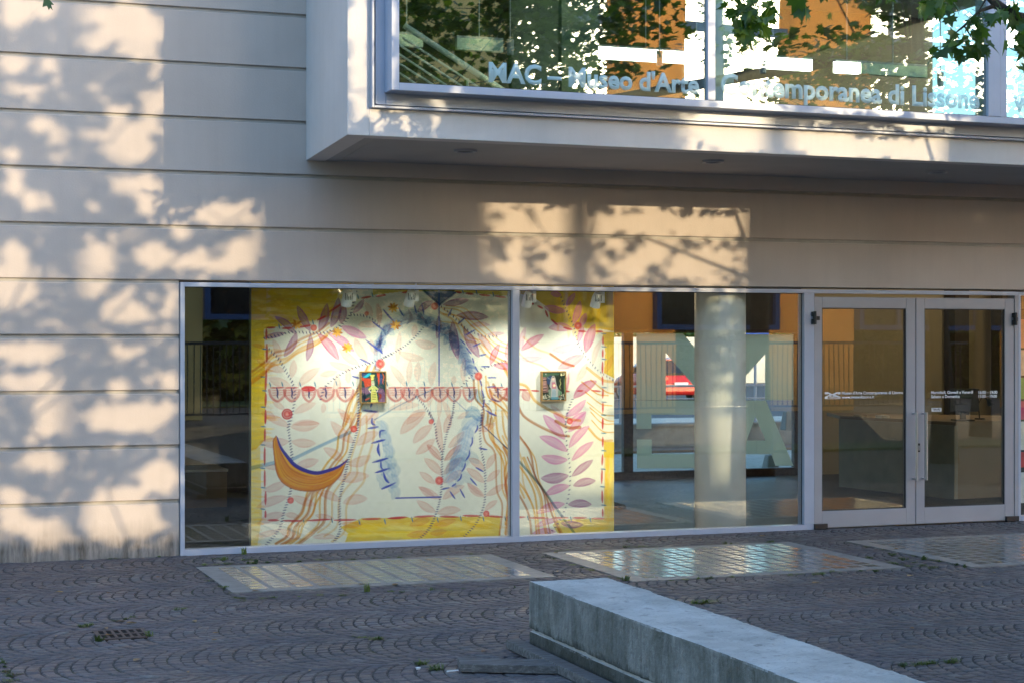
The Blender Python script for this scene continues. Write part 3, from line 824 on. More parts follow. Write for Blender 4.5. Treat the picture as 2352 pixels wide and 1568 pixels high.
P_.poly([uv(*p) for p in ((850, 1315), (905, 1292), (1250, 1288), (1250, 1345), (855, 1372), (870, 1330))], C['y'], .88, 'mul')
P_.poly([uv(*p) for p in ((1395, 1296), (1545, 1292), (1545, 1345), (1400, 1340), (1380, 1310))], C['y'], .80, 'mul')
P_.poly([uv(*p) for p in ((1505, 830), (1545, 830), (1545, 950), (1508, 930), (1512, 880))], C['y'], .9, 'mul')
P_.poly([uv(*p) for p in ((1508, 1102), (1545, 1102), (1545, 1142), (1508, 1142))], C['y'], .92, 'mul')
P_.poly([uv(*p) for p in ((1510, 1142), (1545, 1142), (1545, 1300), (1508, 1300))], C['y'], .68, 'mul')
P_.poly([uv(*p) for p in ((1300, 690), (1545, 690), (1545, 830), (1500, 822), (1410, 818), (1375, 800), (1370, 770), (1330, 742), (1300, 735))], C['y'], .92, 'mul')
P_.poly([uv(*p) for p in ((935, 700), (1300, 700), (1300, 728), (1280, 741), (1120, 728), (1000, 730), (930, 738))], C['y'], .85, 'mul')
wash(612, 690, 660, 1120, 130, True, 38, 8); wash(612, 1120, 640, 1370, 60, True, 26, 7); wash(612, 690, 830, 780, 70, True, 70, 14); wash(640, 760, 780, 808, 30, True, 60, 10)
wash(850, 1300, 1180, 1345, 90, True, 70, 12); wash(1400, 1300, 1500, 1335, 30, True, 40, 10); wash(1512, 1120, 1528, 1280, 40, False, 40, 9)
wash(1390, 700, 1500, 800, 60, False, 40, 12); wash(940, 700, 1290, 722, 40, True, 40, 9)
# lavender-grey inner band at top right, pale washes in the field
# faint pink leaves
leafs(FA, [(270, 640, 350, 870, 70), (90, 850, 400, 990, 90), (40, 700, 220, 745, 40), (500, 860, 470, 1060, 70), (880, 890, 1160, 960, 70), (780, 1030, 970, 990, 60), (990, 740, 1210, 920, 80), (1160, 630, 1300, 880, 90),
           (220, 1060, 470, 1150, 90), (540, 1150, 780, 950, 90), (970, 1010, 920, 1320, 80), (1090, 960, 1090, 1120, 60), (260, 1290, 400, 1400, 60), (500, 1440, 740, 1330, 80), (820, 1330, 810, 1440, 50), (140, 1430, 300, 1520, 80),
           (480, 1560, 780, 1550, 60), (1330, 640, 1400, 820, 60), (1190, 490, 1420, 500, 70), (1400, 250, 1430, 500, 60), (1270, 240, 1350, 400, 60), (970, 1390, 1130, 1510, 60), (1280, 1560, 1420, 1410, 70)], 'pink', .55)
leafs(FB, [(20, 250, 30, 480, 50), (420, 480, 400, 620, 60), (420, 660, 660, 710, 90), (240, 780, 520, 850, 80), (600, 1150, 640, 880, 80), (450, 1100, 460, 880, 70), (350, 1120, 370, 860, 60), (150, 920, 330, 1160, 70), (230, 900, 260, 560, 60),
           (840, 1130, 850, 1030, 50), (950, 1120, 960, 830, 60), (720, 1300, 800, 1520, 60), (330, 1560, 540, 1400, 90), (130, 1400, 470, 1350, 80), (570, 1380, 630, 1160, 60), (680, 1500, 690, 1260, 50), (880, 1500, 1010, 1420, 50)], 'pink', .5)
leafs(FC, [(180, 30, 450, 150, 80), (460, 150, 780, 115, 100), (470, 310, 740, 330, 90), (180, 590, 420, 600, 60), (440, 620, 450, 820, 30), (820, 380, 1040, 530, 90), (1080, 560, 1340, 465, 100), (960, 710, 1320, 680, 110), (1030, 980, 1300, 930, 100),
           (740, 850, 1010, 960, 80), (470, 900, 740, 1000, 80), (400, 1100, 560, 1130, 60), (80, 1340, 340, 1270, 60), (700, 1350, 960, 1350, 60), (1010, 1200, 1250, 1210, 60), (900, 90, 1160, 330, 100), (1180, 350, 1420, 210, 100), (1000, 0, 1130, 110, 70), (1190, 160, 1400, -30, 70)], 'pink', .62)
leafs(FC, [(120, 320, 450, 310, 100), (530, 560, 770, 510, 90), (160, 850, 430, 740, 80), (90, 1030, 430, 910, 90), (100, 1215, 400, 1090, 90), (330, 1260, 580, 1370, 70), (730, 1110, 940, 1150, 60)], 'rose', .5)
leafs(FD, [(260, 230, 540, -10, 120), (400, 330, 610, 130, 100), (430, 450, 640, 280, 90), (550, 340, 710, 520, 70), (740, 520, 930, 340, 80), (520, 490, 720, 680, 90), (730, 670, 940, 480, 80), (470, 640, 640, 770, 70), (730, 760, 940, 620, 80),
           (460, 800, 700, 930, 80), (720, 940, 960, 790, 90), (440, 950, 650, 1080, 80), (660, 1090, 920, 1050, 90), (360, 1220, 590, 1160, 80), (620, 1215, 870, 1160, 70), (330, 1330, 570, 1290, 70), (580, 1310, 770, 1280, 60), (990, 760, 1180, 910, 80),
           (1000, 490, 1180, 620, 80), (980, 600, 1180, 760, 80), (1190, 900, 1400, 770, 70), (1200, 750, 1350, 620, 70), (1200, 610, 1310, 440, 70), (1180, 1060, 1320, 950, 60), (740, 220, 800, 10, 80), (680, 40, 720, 440, 70), (780, 380, 960, 200, 80), (1100, 190, 1300, 110, 70)], 'pink', .66)
leafs(FD, [(550, 345, 710, 520, 50), (735, 520, 920, 340, 50), (455, 800, 640, 910, 40), (990, 760, 1160, 900, 40)], 'rose', .5)
# purple and magenta garland leaves, upper left and arch
leafs(FA, [(290, 395, 520, 590, 70), (535, 280, 680, 560, 80), (860, 255, 770, 560, 90), (985, 190, 900, 520, 90), (1050, 270, 1010, 480, 80), (1260, 210, 1140, 360, 60), (390, 830, 530, 570, 80), (640, 880, 680, 590, 70), (160, 630, 410, 575, 50)], 'pur', .72)
leafs(FA, [(760, 580, 990, 870, 95)], 'mag', .92)
leafs(FA, [(870, 575, 1160, 780, 80), (1010, 500, 1290, 630, 90)], 'mauve', .85)
leafs(FB, [(720, 270, 1010, 215, 70), (870, 385, 1220, 405, 90), (830, 440, 890, 860, 100), (950, 520, 1120, 840, 100), (660, 640, 680, 380, 60), (450, 350, 620, 230, 70)], 'pur', .85)
leafs(FB, [(1010, 500, 1240, 490, 50), (1100, 580, 1260, 770, 70), (1200, 590, 1400, 580, 40)], 'mag', .45)
leafs(FB, [(1240, 920, 1340, 690, 70), (1270, 920, 1500, 930, 70)], 'mag', .72)
leafs(FB, [(1420, 860, 1460, 640, 60)], 'pink', .7)
# right-hand garland
leafs(FE, [(500, 145, 620, 170, 60), (670, 290, 770, 140, 60), (430, 290, 670, 340, 80), (745, 480, 825, 225, 80), (830, 510, 890, 360, 70), (800, 680, 860, 500, 60), (640, 1270, 700, 1000, 20), (660, 1480, 890, 1290, 80), (700, 1540, 890, 1420, 60)], 'mauve', .85)
leafs(FE, [(480, 520, 740, 530, 90), (580, 960, 870, 815, 110), (410, 900, 230, 100, 0)], 'mag', .55)
leafs(FE, [(880, 790, 985, 475, 110), (750, 1280, 1005, 1090, 110)], 'mag', .95)
leafs(FE, [(520, 760, 800, 690, 90), (160, 850, 410, 840, 60), (180, 760, 230, 510, 60), (10, 900, 70, 620, 60), (-30, 950, 90, 930, 70)], 'mauve', .5)
leafs(FE, [(180, 765, 430, 590, 80)], 'mag', .7)
leafs(FE, [(960, 920, 1060, 640, 60), (780, 1100, 900, 900, 70)], 'pink', .5)
leafs(FE, [(1090, 1010, 1180, 800, 60), (640, 1290, 710, 990, 60), (500, 1350, 660, 1560, 60)], 'pink', .6)
leafs(FF, [(420, 20, 660, 290, 110), (380, 255, 690, 420, 100), (400, 470, 690, 510, 95), (700, 380, 925, 140, 90), (730, 520, 970, 310, 80), (690, 210, 890, -10, 80), (440, 890, 710, 790, 90), (350, 1090, 660, 985, 90), (330, 1240, 590, 1160, 60), (300, 1310, 560, 1290, 70), (530, 0, 670, 110, 60)], 'mauve', .95)
leafs(FF, [(395, 710, 700, 680, 110), (745, 790, 995, 735, 85), (690, 995, 950, 995, 85), (610, 1195, 860, 1215, 75), (730, 690, 965, 510, 80)], 'pur', .9)
# dashed red frame line with little teal ticks
for F, l in ((FA, [((200, 520), (300, 515)), ((370, 525), (480, 520)), ((540, 515), (690, 490)), ((750, 440), (850, 390)), ((880, 350), (1030, 250)), ((1230, 200), (1340, 180)), ((1390, 180), (1500, 165)), ((200, 530), (200, 650)), ((205, 690), (205, 890)), ((200, 970), (190, 1210)), ((195, 1220), (190, 1370)), ((192, 1400), (188, 1560))]),
              (FB, [((0, 180), (100, 160)), ((280, 140), (390, 125)), ((860, 130), (930, 140)), ((970, 145), (1060, 155)), ((1120, 160), (1240, 172)), ((1290, 175), (1410, 190))]),
              (FC, [((190, 20), (188, 120)), ((185, 170), (182, 310)), ((182, 370), (180, 570)), ((182, 620), (182, 810)), ((192, 850), (190, 1000)), ((190, 1060), (190, 1140)), ((215, 1165), (340, 1165)), ((370, 1170), (600, 1172)), ((640, 1170), (900, 1155)), ((930, 1165), (1180, 1160)), ((1240, 1155), (1450, 1150)), ((1520, 1145), (1700, 1140))]),
              (FD, [((130, 1145), (340, 1130)), ((410, 1130), (640, 1118)), ((690, 1125), (900, 1130)), ((940, 1115), (1130, 1120)), ((1200, 1120), (1380, 1130)), ((1420, 1135), (1520, 1135))]),
              (FE, [((300, 255), (320, 265)), ((360, 280), (420, 310)), ((445, 330), (475, 405)), ((510, 430), (580, 490)), ((640, 515), (740, 540)), ((800, 555), (890, 560)), ((990, 558), (1075, 560)), ((1072, 610), (1072, 700)), ((1070, 750), (1070, 840)), ((1068, 880), (1066, 1010)), ((1066, 1040), (1070, 1140)), ((1072, 1170), (1070, 1280)), ((1072, 1320), (1070, 1440)), ((1070, 1490), (1066, 1600))]),
              (FF, [((1070, 60), (1068, 180)), ((1070, 260), (1070, 370)), ((1068, 450), (1062, 570)), ((1062, 610), (1058, 770)), ((1062, 840), (1066, 980)), ((1068, 1040), (1070, 1130)), ((20, 1140), (230, 1130)), ((270, 1140), (480, 1140)), ((520, 1140), (700, 1140)), ((740, 1140), (900, 1140)), ((950, 1145), (1090, 1150))])):
    for a, b in l: st(F, [a, b], 22, 'red', .92, 'taper', 'over', .2)
for F, l in ((FA, [(338, 500), (500, 500), (705, 455), (1195, 180), (1352, 160), (240, 1130), (372, 1125), (566, 1125), (728, 1125), (960, 1115), (1143, 1120)]), (FB, [(522, 1120), (824, 1130), (330, 1120), (116, 1120), (985, 1130), (1365, 1140), (940, 120), (1090, 130), (1272, 155), (1432, 175)]),
             (FC, [(605, 1180), (912, 1165), (1210, 1185), (1488, 1175)]), (FD, [(95, 1180), (390, 1155), (668, 1160), (920, 1145), (1165, 1150), (1402, 1145)]), (FF, [(255, 1140), (722, 1150), (935, 1160)])):
    for x, y in l: st(F, [(x - 6, y - 26), (x + 8, y + 30)], 13, 'teal', .85, 'taper', 'over', 0)
for F, l in ((FA, [(180, 1195), (165, 1372), (180, 745), (160, 1045)]), (FC, [(165, 147), (160, 345), (160, 600), (165, 810), (160, 1042)]), (FE, [(1080, 580), (1085, 720), (1085, 855), (1085, 1160), (1085, 1318), (1080, 1460)]), (FF, [(1080, 20), (1080, 218), (1080, 408), (1075, 608), (1068, 800), (1080, 1000)])):
    for x, y in l: st(F, [(x - 28, y), (x + 30, y + 4)], 13, 'teal', .85, 'taper', 'over', 0)
# ochre hair-like streams
def stream(F, base, offs, w, c, a=.75):
    for dx, dy, ww, cc in offs: st(F, [(x + dx, y + dy) for x, y in base], ww or w, cc or c, a * random.uniform(.75, 1.1), 'line', 'mul', .45)
stream(FA, [(880, 470), (760, 560), (560, 650), (420, 750), (280, 790), (180, 890), (30, 1000)], [(0, 0, 26, 'brn'), (0, 45, 16, 'och'), (10, 95, 32, 'och'), (-20, 140, 22, 'och')], 24, 'och')
stream(FA, [(1330, 910), (1210, 1180), (1120, 1330), (1060, 1560)], [(0, 0, 22, 'och'), (50, 30, 26, 'och'), (110, 40, 20, 'och'), (-30, 20, 18, 'dor')], 22, 'och', .9)
stream(FC, [(1120, 0), (1060, 130), (990, 240), (960, 420), (850, 560), (700, 800), (640, 880), (590, 1090), (450, 1230), (420, 1350), (300, 1420)], [(0, 0, 24, 'och'), (60, 10, 26, 'brn'), (110, 0, 20, 'och')], 24, 'och', .8)
stream(FC, [(1220, 0), (1210, 200), (1120, 500), (1110, 640), (980, 800), (920, 920), (900, 1180), (760, 1300)], [(0, 0, 20, 'och'), (70, 40, 22, 'och'), (150, 100, 24, 'och')], 22, 'och', .6)
stream(FC, [(1010, 650), (870, 830), (840, 960), (830, 1170), (720, 1290), (560, 1420)], [(0, 0, 30, 'brn'), (-60, 20, 20, 'och')], 26, 'brn', .85)
stream(FC, [(690, 850), (620, 960), (580, 1080), (480, 1200), (430, 1330), (310, 1420)], [(0, 0, 28, 'brn'), (60, 10, 22, 'och'), (120, 20, 22, 'och')], 26, 'brn', .85)
stream(FB, [(700, 300), (900, 330), (1010, 430), (1160, 560), (1300, 690), (1500, 760)], [(0, 0, 18, 'och'), (30, 70, 16, 'och'), (60, -20, 14, 'och'), (0, 150, 18, 'och')], 18, 'och', .75)
stream(FB, [(690, 350), (850, 450), (960, 640), (1100, 690), (1200, 820), (1380, 930), (1480, 1090)], [(0, 0, 26, 'och'), (40, -30, 16, 'och')], 20, 'och', .7)
stream(FB, [(1080, 1080), (1100, 1280), (1190, 1400), (1170, 1570)], [(-20, 0, 22, 'brn'), (30, 0, 22, 'och'), (60, 20, 16, 'brn'), (110, -40, 18, 'och')], 22, 'och', .85)
stream(FB, [(1210, 1100), (1260, 1220), (1390, 1330), (1470, 1480)], [(0, 0, 22, 'och'), (30, 100, 18, 'och'), (-20, 60, 16, 'och')], 20, 'och', .8)
stream(FD, [(1150, 10), (1180, 290), (1290, 440), (1310, 830), (1370, 1010), (1340, 1330)], [(0, 0, 22, 'brn'), (60, -20, 20, 'och'), (110, 40, 18, 'och')], 22, 'brn', .85)
stream(FD, [(1300, 0), (1330, 250), (1440, 470), (1470, 760), (1540, 940)], [(0, 0, 22, 'och'), (70, -20, 24, 'och'), (130, 0, 20, 'och'), (-60, 60, 20, 'och')], 22, 'och', .75)
stream(FF, [(-10, 370), (60, 560), (10, 780), (50, 1010), (20, 1330)], [(0, 0, 26, 'brn'), (-10, -120, 20, 'och')], 24, 'och', .85)
stream(FF, [(160, 570), (250, 700), (330, 880), (360, 1130), (380, 1310)], [(0, 0, 24, 'och'), (-60, 240, 26, 'dor'), (-10, 170, 24, 'och')], 24, 'och', .85)
stream(FF, [(210, 490), (300, 700), (390, 900), (420, 1130), (460, 1330)], [(0, 0, 34, 'och'), (40, -10, 16, 'dor')], 28, 'och', .95)
stream(FF, [(165, 255), (280, 430), (330, 680), (440, 880), (500, 1050), (540, 1160), (610, 1310)], [(0, 0, 26, 'dor'), (50, 60, 16, 'och')], 24, 'och', .9)
stream(FE, [(0, 960), (90, 1100), (240, 1150), (330, 1300), (500, 1410), (700, 1500), (820, 1520)], [(0, 0, 32, 'och'), (-120, 170, 30, 'dor')], 30, 'och', .85)
stream(FE, [(210, 620), (340, 740), (500, 800), (650, 900), (760, 930)], [(0, 0, 24, 'och'), (-90, 130, 18, 'och')], 22, 'och', .5)
stream(FE, [(500, 800), (640, 890), (750, 930)], [(0, 0, 26, 'dor')], 26, 'dor', .9)
stream(FE, [(900, 950), (1010, 1040), (1090, 1090), (1190, 1100)], [(0, 0, 30, 'och'), (40, 130, 16, 'och'), (-60, 150, 14, 'och'), (-20, 260, 14, 'och'), (0, 370, 14, 'och'), (30, 430, 14, 'och')], 24, 'och', .8)
stream(FF, [(920, 170), (1000, 260), (1070, 300), (1170, 300)], [(0, 0, 26, 'och'), (30, -90, 14, 'och'), (20, -180, 14, 'och')], 22, 'och', .85)
st(FF, [(560, 90), (700, 160), (820, 155)], 36, 'dor', .9, 'line')
# blue ribs of the arch
for F, l in ((FB, [((60, 590), (40, 700), (70, 800)), ((0, 660), (30, 720), (60, 560)), ((120, 600), (170, 500), (290, 450)), ((350, 320), (380, 420), (330, 480)), ((420, 370), (520, 430), (560, 500)), ((580, 470), (640, 460), (660, 560)), ((690, 500), (780, 490), (800, 600)), ((740, 600), (800, 560), (880, 620))]),
             (FA, [((1390, 900), (1380, 960), (1440, 980)), ((1440, 660), (1400, 760), (1470, 640)), ((1500, 600), (1480, 520), (1560, 480))])):
    for p in l: st(F, p, 40, 'blue', .55, 'taper', 'mul', .5)
arch = [(1440, 980), (1400, 860), (1430, 720), (1500, 600)]
st(FA, arch, 95, 'lblue', .5, 'taper', 'mul', .7)
archb = [(0, 720), (60, 590), (160, 490), (290, 410), (430, 390), (560, 440), (690, 490), (800, 580), (890, 690), (950, 800), (1000, 930), (1060, 1060)]
for k, (ww, cc, aa) in enumerate(((150, 'pblue', .42), (110, 'lblue', .34), (60, 'lblue', .30))): st(FB, [(x, y + 18 * k) for x, y in archb], ww, cc, aa, 'taper', 'mul', .75)
st(FB, [(280, 430), (400, 380), (520, 420)], 130, 'blue', .5, 'leaf', 'mul', .6); st(FB, [(470, 470), (600, 480), (760, 580)], 120, 'teal', .3, 'leaf', 'mul', .6)
archd = [(1120, 60), (1010, 160), (980, 290), (930, 430), (880, 540), (860, 640), (800, 740), (860, 800)]
for ww, cc, aa in ((150, 'pblue', .36), (80, 'lblue', .16)): st(FD, archd, ww, cc, aa, 'taper', 'over', .75)
st(FD, [(60, 90), (100, 250), (130, 420), (110, 560), (190, 700), (170, 850)], 110, 'pblue', .28, 'taper', 'over', .8)
for x, y in ((40, 690), (120, 560), (210, 480), (330, 400), (430, 400), (520, 440), (600, 460), (680, 500), (750, 560), (800, 640), (860, 700), (930, 760), (960, 850), (1000, 920), (1020, 980)):
    st(FB, [(x - 60, y + 50), (x, y - 20), (x + 70, y + 30)], 85, 'lblue' if x > 560 else 'pblue', .5, 'taper', 'mul', .6)
for x, y in ((560, 420), (480, 420), (600, 500), (680, 480), (740, 540), (380, 400), (340, 380), (100, 500)):
    st(FB, [(x - 30, y + 60), (x + 40, y - 30)], 70, 'blue', .32, 'leaf', 'mul', .6)
st(FB, [(500, 100), (640, 225), (690, 270)], 30, 'blue', .9); st(FB, [(860, 140), (690, 270)], 26, 'blue', .9)
P_.poly([FB(*p) for p in ((490, 90), (860, 95), (850, 140), (690, 270), (560, 170))], C['blue'], .82, 'mul')
st(FB, [(683, 110), (683, 1140)], 17, 'blue', .95, 'line', 'over', .1)
for p in (((80, 330), (200, 460)), ((235, 290), (300, 400)), ((410, 260), (440, 370)), ((495, 250), (520, 380)), ((825, 310), (780, 400)), ((965, 410), (890, 480)), ((1080, 540), (970, 600)), ((1140, 680), (1050, 720)), ((1200, 800), (1120, 820)), ((1240, 935), (1140, 935)), ((1310, 1055), (1210, 1055)), ((1300, 1150), (1200, 1160)), ((1350, 1320), (1240, 1285)), ((1310, 1470), (1190, 1410)), ((70, 800), (30, 740)), ((910, 640), (970, 700)), ((980, 730), (1035, 800)), ((1045, 840), (1065, 900)), ((1075, 930), (1105, 990)), ((1120, 1060), (1150, 1150)), ((1145, 1180), (1175, 1270)), ((1180, 1290), (1160, 1390))):
    st(FB, p, 22, 'blue', .85, 'taper', 'over', .3)
for p in (((1280, 650), (1450, 780)), ((1210, 850), (1340, 910)), ((1350, 450), (1480, 550)), ((1470, 320), (1560, 430)), ((1130, 1040), (1210, 1060))): st(FA, p, 26, 'blue', .8, 'taper', 'over', .3)
for x, y in ((1080, 1290), (1050, 1480)): st(FB, [(x - 70, y), (x, y - 60), (x + 80, y + 40)], 110, 'pblue', .7, 'taper', 'mul', .5)
for x, y in ((1020, 120), (970, 250), (930, 380), (900, 500), (850, 600), (800, 700), (950, 740), (1020, 520), (1180, 100), (880, 560)):
    st(FD, [(x - 80, y + 60), (x, y - 50), (x + 90, y + 20)], 110, 'pblue', .34, 'taper', 'mul', .5)
for p in (((1100, 130), (1100, 170), (1070, 220)), ((1045, 260), (1045, 320), (1020, 370)), ((1015, 400), (1010, 460), (970, 520)), ((970, 540), (960, 590), (930, 640)), ((930, 660), (915, 710), (880, 745)), ((870, 765), (820, 800)), ((800, 810), (710, 830)), ((1080, 590), (1170, 640)), ((1020, 705), (1095, 790)), ((800, 850), (860, 935)), ((910, 825), (965, 925)), ((1115, 380), (1210, 400)), ((1220, 0), (1310, 30))): st(FD, p, 24, 'blue', .92, 'taper', 'over', .2)
st(FD, [(215, 925), (480, 918), (705, 913)], 20, 'blue', .97, 'line', 'over', .1)
for p in (((0, 310), (100, 290)), ((0, 530), (130, 490)), ((0, 650), (120, 610)), ((60, 830), (215, 755)), ((40, 270), (45, 200), (100, 190)), ((30, 330), (15, 400), (40, 470)), ((50, 520), (55, 590), (75, 610)), ((80, 660), (100, 720), (140, 765))): st(FD, p, 26, 'blue', .85, 'taper', 'over', .3)
for x, y in ((60, 160), (90, 280), (130, 420), (150, 540), (80, 600), (190, 620), (60, 740), (180, 740), (190, 860)): st(FD, [(x - 50, y - 60), (x + 20, y), (x - 10, y + 70)], 110, 'pblue', .42, 'taper', 'mul', .6)
for p in (((1300, 170), (1420, 150)), ((1340, 330), (1490, 290)), ((1350, 540), (1520, 490)), ((1380, 650), (1540, 600)), ((1450, 825), (1560, 780)), ((1350, 50), (1350, 110), (1390, 135)), ((1420, 330), (1420, 400), (1435, 470)), ((1470, 640), (1500, 720), (1540, 760)), ((1250, -30), (1410, -10)), ((1330, -60), (1350, -110))): st(FC, p, 30, 'blue', .85, 'taper', 'over', .3)
# pale blue rods
st(FC, [(490, 500), (760, 370), (1000, 260), (1110, 210)], 34, 'pblue', .75); st(FG, [(730, 800), (880, 715), (1060, 630)], 12, 'pblue', .8); st(FC, [(30, 600), (290, 540)], 40, 'pblue', .7)
st(FG, [(1110, 640), (1230, 750)], 10, 'lblue', .6); st(FD, [(1170, 145), (1480, 440)], 16, 'blue', .85); st(FF, [(-10, 345), (85, 440)], 14, 'blue', .8); st(FF, [(165, 530), (400, 800), (560, 1030), (770, 1315)], 26, 'teal', .75)
# row of scalloped red petals
for x, F in ((310, FA), (480, FA), (660, FA), (850, FA), (1045, FA), (205, FB), (370, FB), (530, FB), (685, FB), (850, FB), (1020, FB), (1330, FB), (1480, FB)):
    s = random.uniform(.78, 1.12); d = 150 * s; x += random.uniform(-14, 14)
    P_.poly([F(x + 78 * s * math.cos(t), 1180 + 130 * s * max(0, math.sin(t)) ** .8 - 10) for t in np.linspace(0, math.pi, 14)], C['rose'], random.uniform(.15, .4), 'mul')
    st(F, [(x - 85 * s, 1190), (x - 66 * s, 1260), (x, 1310), (x + 66 * s, 1260), (x + 85 * s, 1190)], 26, 'rose', .8, 'line', 'mul', .4)
    st(F, [(x - 80, 1165), (x + 75, 1162)], 17, 'red', .75, 'taper', 'over', .3)
    for k in range(3): st(F, [(x - 70, 1195 + 25 * k), (x + 65, 1190 + 24 * k)], 13, 'rose', .6, 'taper', 'mul', .5)
    st(F, [(x - 8, 1160), (x + 4, 1215), (x, 1255), (x + 10, 1280)], 18, 'navy', .95, 'taper', 'over', .1)
st(FA, [(660 - 75, 1175), (660 + 70, 1175)], 60, 'red', .8, 'taper', 'over', .3)
leafs(FE, [(10, 1220, 90, 1290, 130)], 'rose', .8); leafs(FE, [(200, 1200, 270, 1310, 90)], 'rose', .8)
for p in (((-20, 1185), (60, 1170)), ((150, 1185), (260, 1190)), ((290, 1195), (380, 1200)), ((650, 1200), (710, 1205)), ((790, 1200), (860, 1195)), ((945, 1195), (1050, 1203))): st(FE, p, 20, 'red', .85, 'taper', 'over', .2)
# stitched stems
dash(FA, [(1170, 130), (1140, 290), (1110, 380), (1000, 500), (850, 570), (690, 575), (480, 565), (330, 600), (180, 635)], 34, 34)
dash(FA, [(1120, 375), (1260, 390), (1360, 430), (1430, 500)], 11, 26)
dash(FA, [(230, 750), (330, 850), (420, 1000), (490, 1130), (510, 1270), (490, 1400), (455, 1560)], 26, 34)
dash(FA, [(1560, 800), (1420, 870), (1250, 920), (1090, 975), (920, 1080), (830, 1170), (790, 1290)], 26, 30)
dash(FB, [(510, 515), (440, 600), (330, 700), (200, 780), (80, 840)], 19, 26)
dash(FA, [(1190, 1170), (1205, 1350), (1195, 1560)], 14, 34)
dash(FC, [(455, 0), (440, 160), (460, 330), (480, 520), (470, 780), (450, 900), (390, 1080), (340, 1260), (200, 1430)], 50, 34)
dash(FC, [(1200, 0), (1190, 180), (1100, 480), (1050, 700), (1000, 920), (995, 1150), (1000, 1280), (930, 1410)], 54, 34)
dash(FB, [(370, 1200), (480, 1310), (560, 1410), (620, 1510)], 15, 28); dash(FD, [(580, 10), (640, 140), (660, 290), (700, 400), (720, 480)], 17, 32)
dash(FB, [(850, 1310), (830, 1440), (800, 1560)], 12, 28); dash(FD, [(840, 0), (780, 180), (740, 350), (715, 520), (715, 700), (700, 900), (655, 1080), (580, 1250), (470, 1370)], 54, 30)
dash(FB, [(1170, 1270), (1160, 1400), (1140, 1560)], 10, 34); dash(FD, [(1150, 20), (1130, 180), (1140, 380), (1180, 600), (1185, 880), (1160, 1040), (1080, 1210), (940, 1360)], 50, 30)
dash(FB, [(710, 290), (820, 380), (950, 510), (1080, 580), (1200, 615), (1310, 610)], 18, 30); dash(FB, [(1480, 850), (1300, 910), (1140, 970), (1020, 1050), (930, 1150)], 17, 30); dash(FB, [(1330, 1180), (1250, 1290), (1190, 1370)], 7, 30)
dash(FE, [(620, 190), (660, 300), (740, 470), (780, 600), (800, 690), (880, 820), (1000, 960), (1080, 1020), (1180, 1080)], 28, 24); dash(FE, [(740, 1290), (690, 1420), (665, 1560)], 10, 24)
dash(FF, [(680, 10), (670, 180), (680, 360), (700, 480), (715, 640), (710, 800), (690, 940), (640, 1090), (540, 1260), (440, 1330)], 30, 26)
# red beads
for F, x, y, r_ in ((FA, 425, 1450, 62), (FA, 1440, 905, 52), (FA, 715, 520, 36), (FA, 1290, 365, 26), (FB, 635, 285, 44), (FB, 1112, 1040, 48), (FC, 1150, 175, 40), (FC, 463, 950, 36), (FD, 597, 95, 30), (FD, 685, 735, 50), (FD, 1197, 1095, 38), (FE, 800, 498, 48), (FE, 712, 1528, 38)):
    c = F(x, y); P_.dot(c, r_ * q, srgb(214, 44, 44) if r_ < 60 else srgb(186, 8, 28), .95); P_.dot(c, r_ * q * .22, srgb(250, 190, 170), .8)
    P_.stroke([c, (c[0] + 1, c[1])], r_ * q * 1.1, srgb(240, 90, 70), .4, 'line', 'over', .5)
for F, x, y in ((FA, 970, 565), (FA, 1080, 730), (FB, 210, 490), (FB, 185, 300), (FA, 530, 480)):
    for t in range(8):
        st(F, [(x, y), (x + 60 * math.cos(t * .785 + .2), y + 55 * math.sin(t * .785 + .2))], 24, random.choice(['och', 'och', 'dor']), .9, 'taper', 'over', .1)
# the crescent
outer = [(305, 250), (275, 310), (285, 470), (310, 640), (370, 750), (480, 820), (620, 848), (760, 838), (900, 780), (1010, 670), (1078, 500)]
inner = [(1078, 500), (980, 570), (860, 615), (740, 640), (610, 610), (500, 550), (420, 460), (350, 360), (310, 250)]
def smooth(pl):
    p = np.array(pl, float); qv = np.vstack([2 * p[0] - p[1], p, 2 * p[-1] - p[-2]]); o = []
    for i in range(1, len(qv) - 2):
        for t in np.linspace(0, 1, 8, endpoint=False):
            o.append(tuple(.5 * (2 * qv[i] + (qv[i + 1] - qv[i - 1]) * t + (2 * qv[i - 1] - 5 * qv[i] + 4 * qv[i + 1] - qv[i + 2]) * t * t + (-qv[i - 1] + 3 * qv[i] - 3 * qv[i + 1] + qv[i + 2]) * t ** 3)))
    return o + [tuple(p[-1])]
so_, si_ = smooth(outer), smooth(inner)
P_.poly([FC(*p) for p in so_ + si_], srgb(206, 126, 28), .97)
for k in np.linspace(.08, .92, 17):
    n_ = 9; pts = []
    for i in range(n_):
        a_ = so_[int(i / (n_ - 1) * (len(so_) - 1))]; b_ = si_[::-1][int(i / (n_ - 1) * (len(si_) - 1))]
        pts.append((a_[0] * (1 - k) + b_[0] * k, a_[1] * (1 - k) + b_[1] * k))
    i0 = random.randint(0, 3); i1 = random.randint(5, 8)
    P_.stroke([FC(*p) for p in pts[i0:i1 + 1]], random.uniform(1.5, 5), srgb(*random.choice([(226, 170, 40), (232, 190, 60), (170, 84, 20), (196, 110, 24), (214, 140, 30), (160, 70, 24)])), random.uniform(.35, .8), 'taper', 'over', .3)
P_.stroke([FC(*p) for p in outer], 2.0, srgb(150, 66, 22), .8, 'line', 'over', .3)
P_.stroke([FC(p[0] + 6, p[1] + 12) for p in inner], 6.5, srgb(20, 34, 150), .97, 'taper', 'over', .05)
# light brush haze over the whole field
yy, xx = np.mgrid[0:NH, 0:NW]
P_.a *= (1 + .018 * np.sin(xx * .31 + 2 * np.sin(yy * .05)) * np.sin(yy * .27 + xx * .013))[..., None]

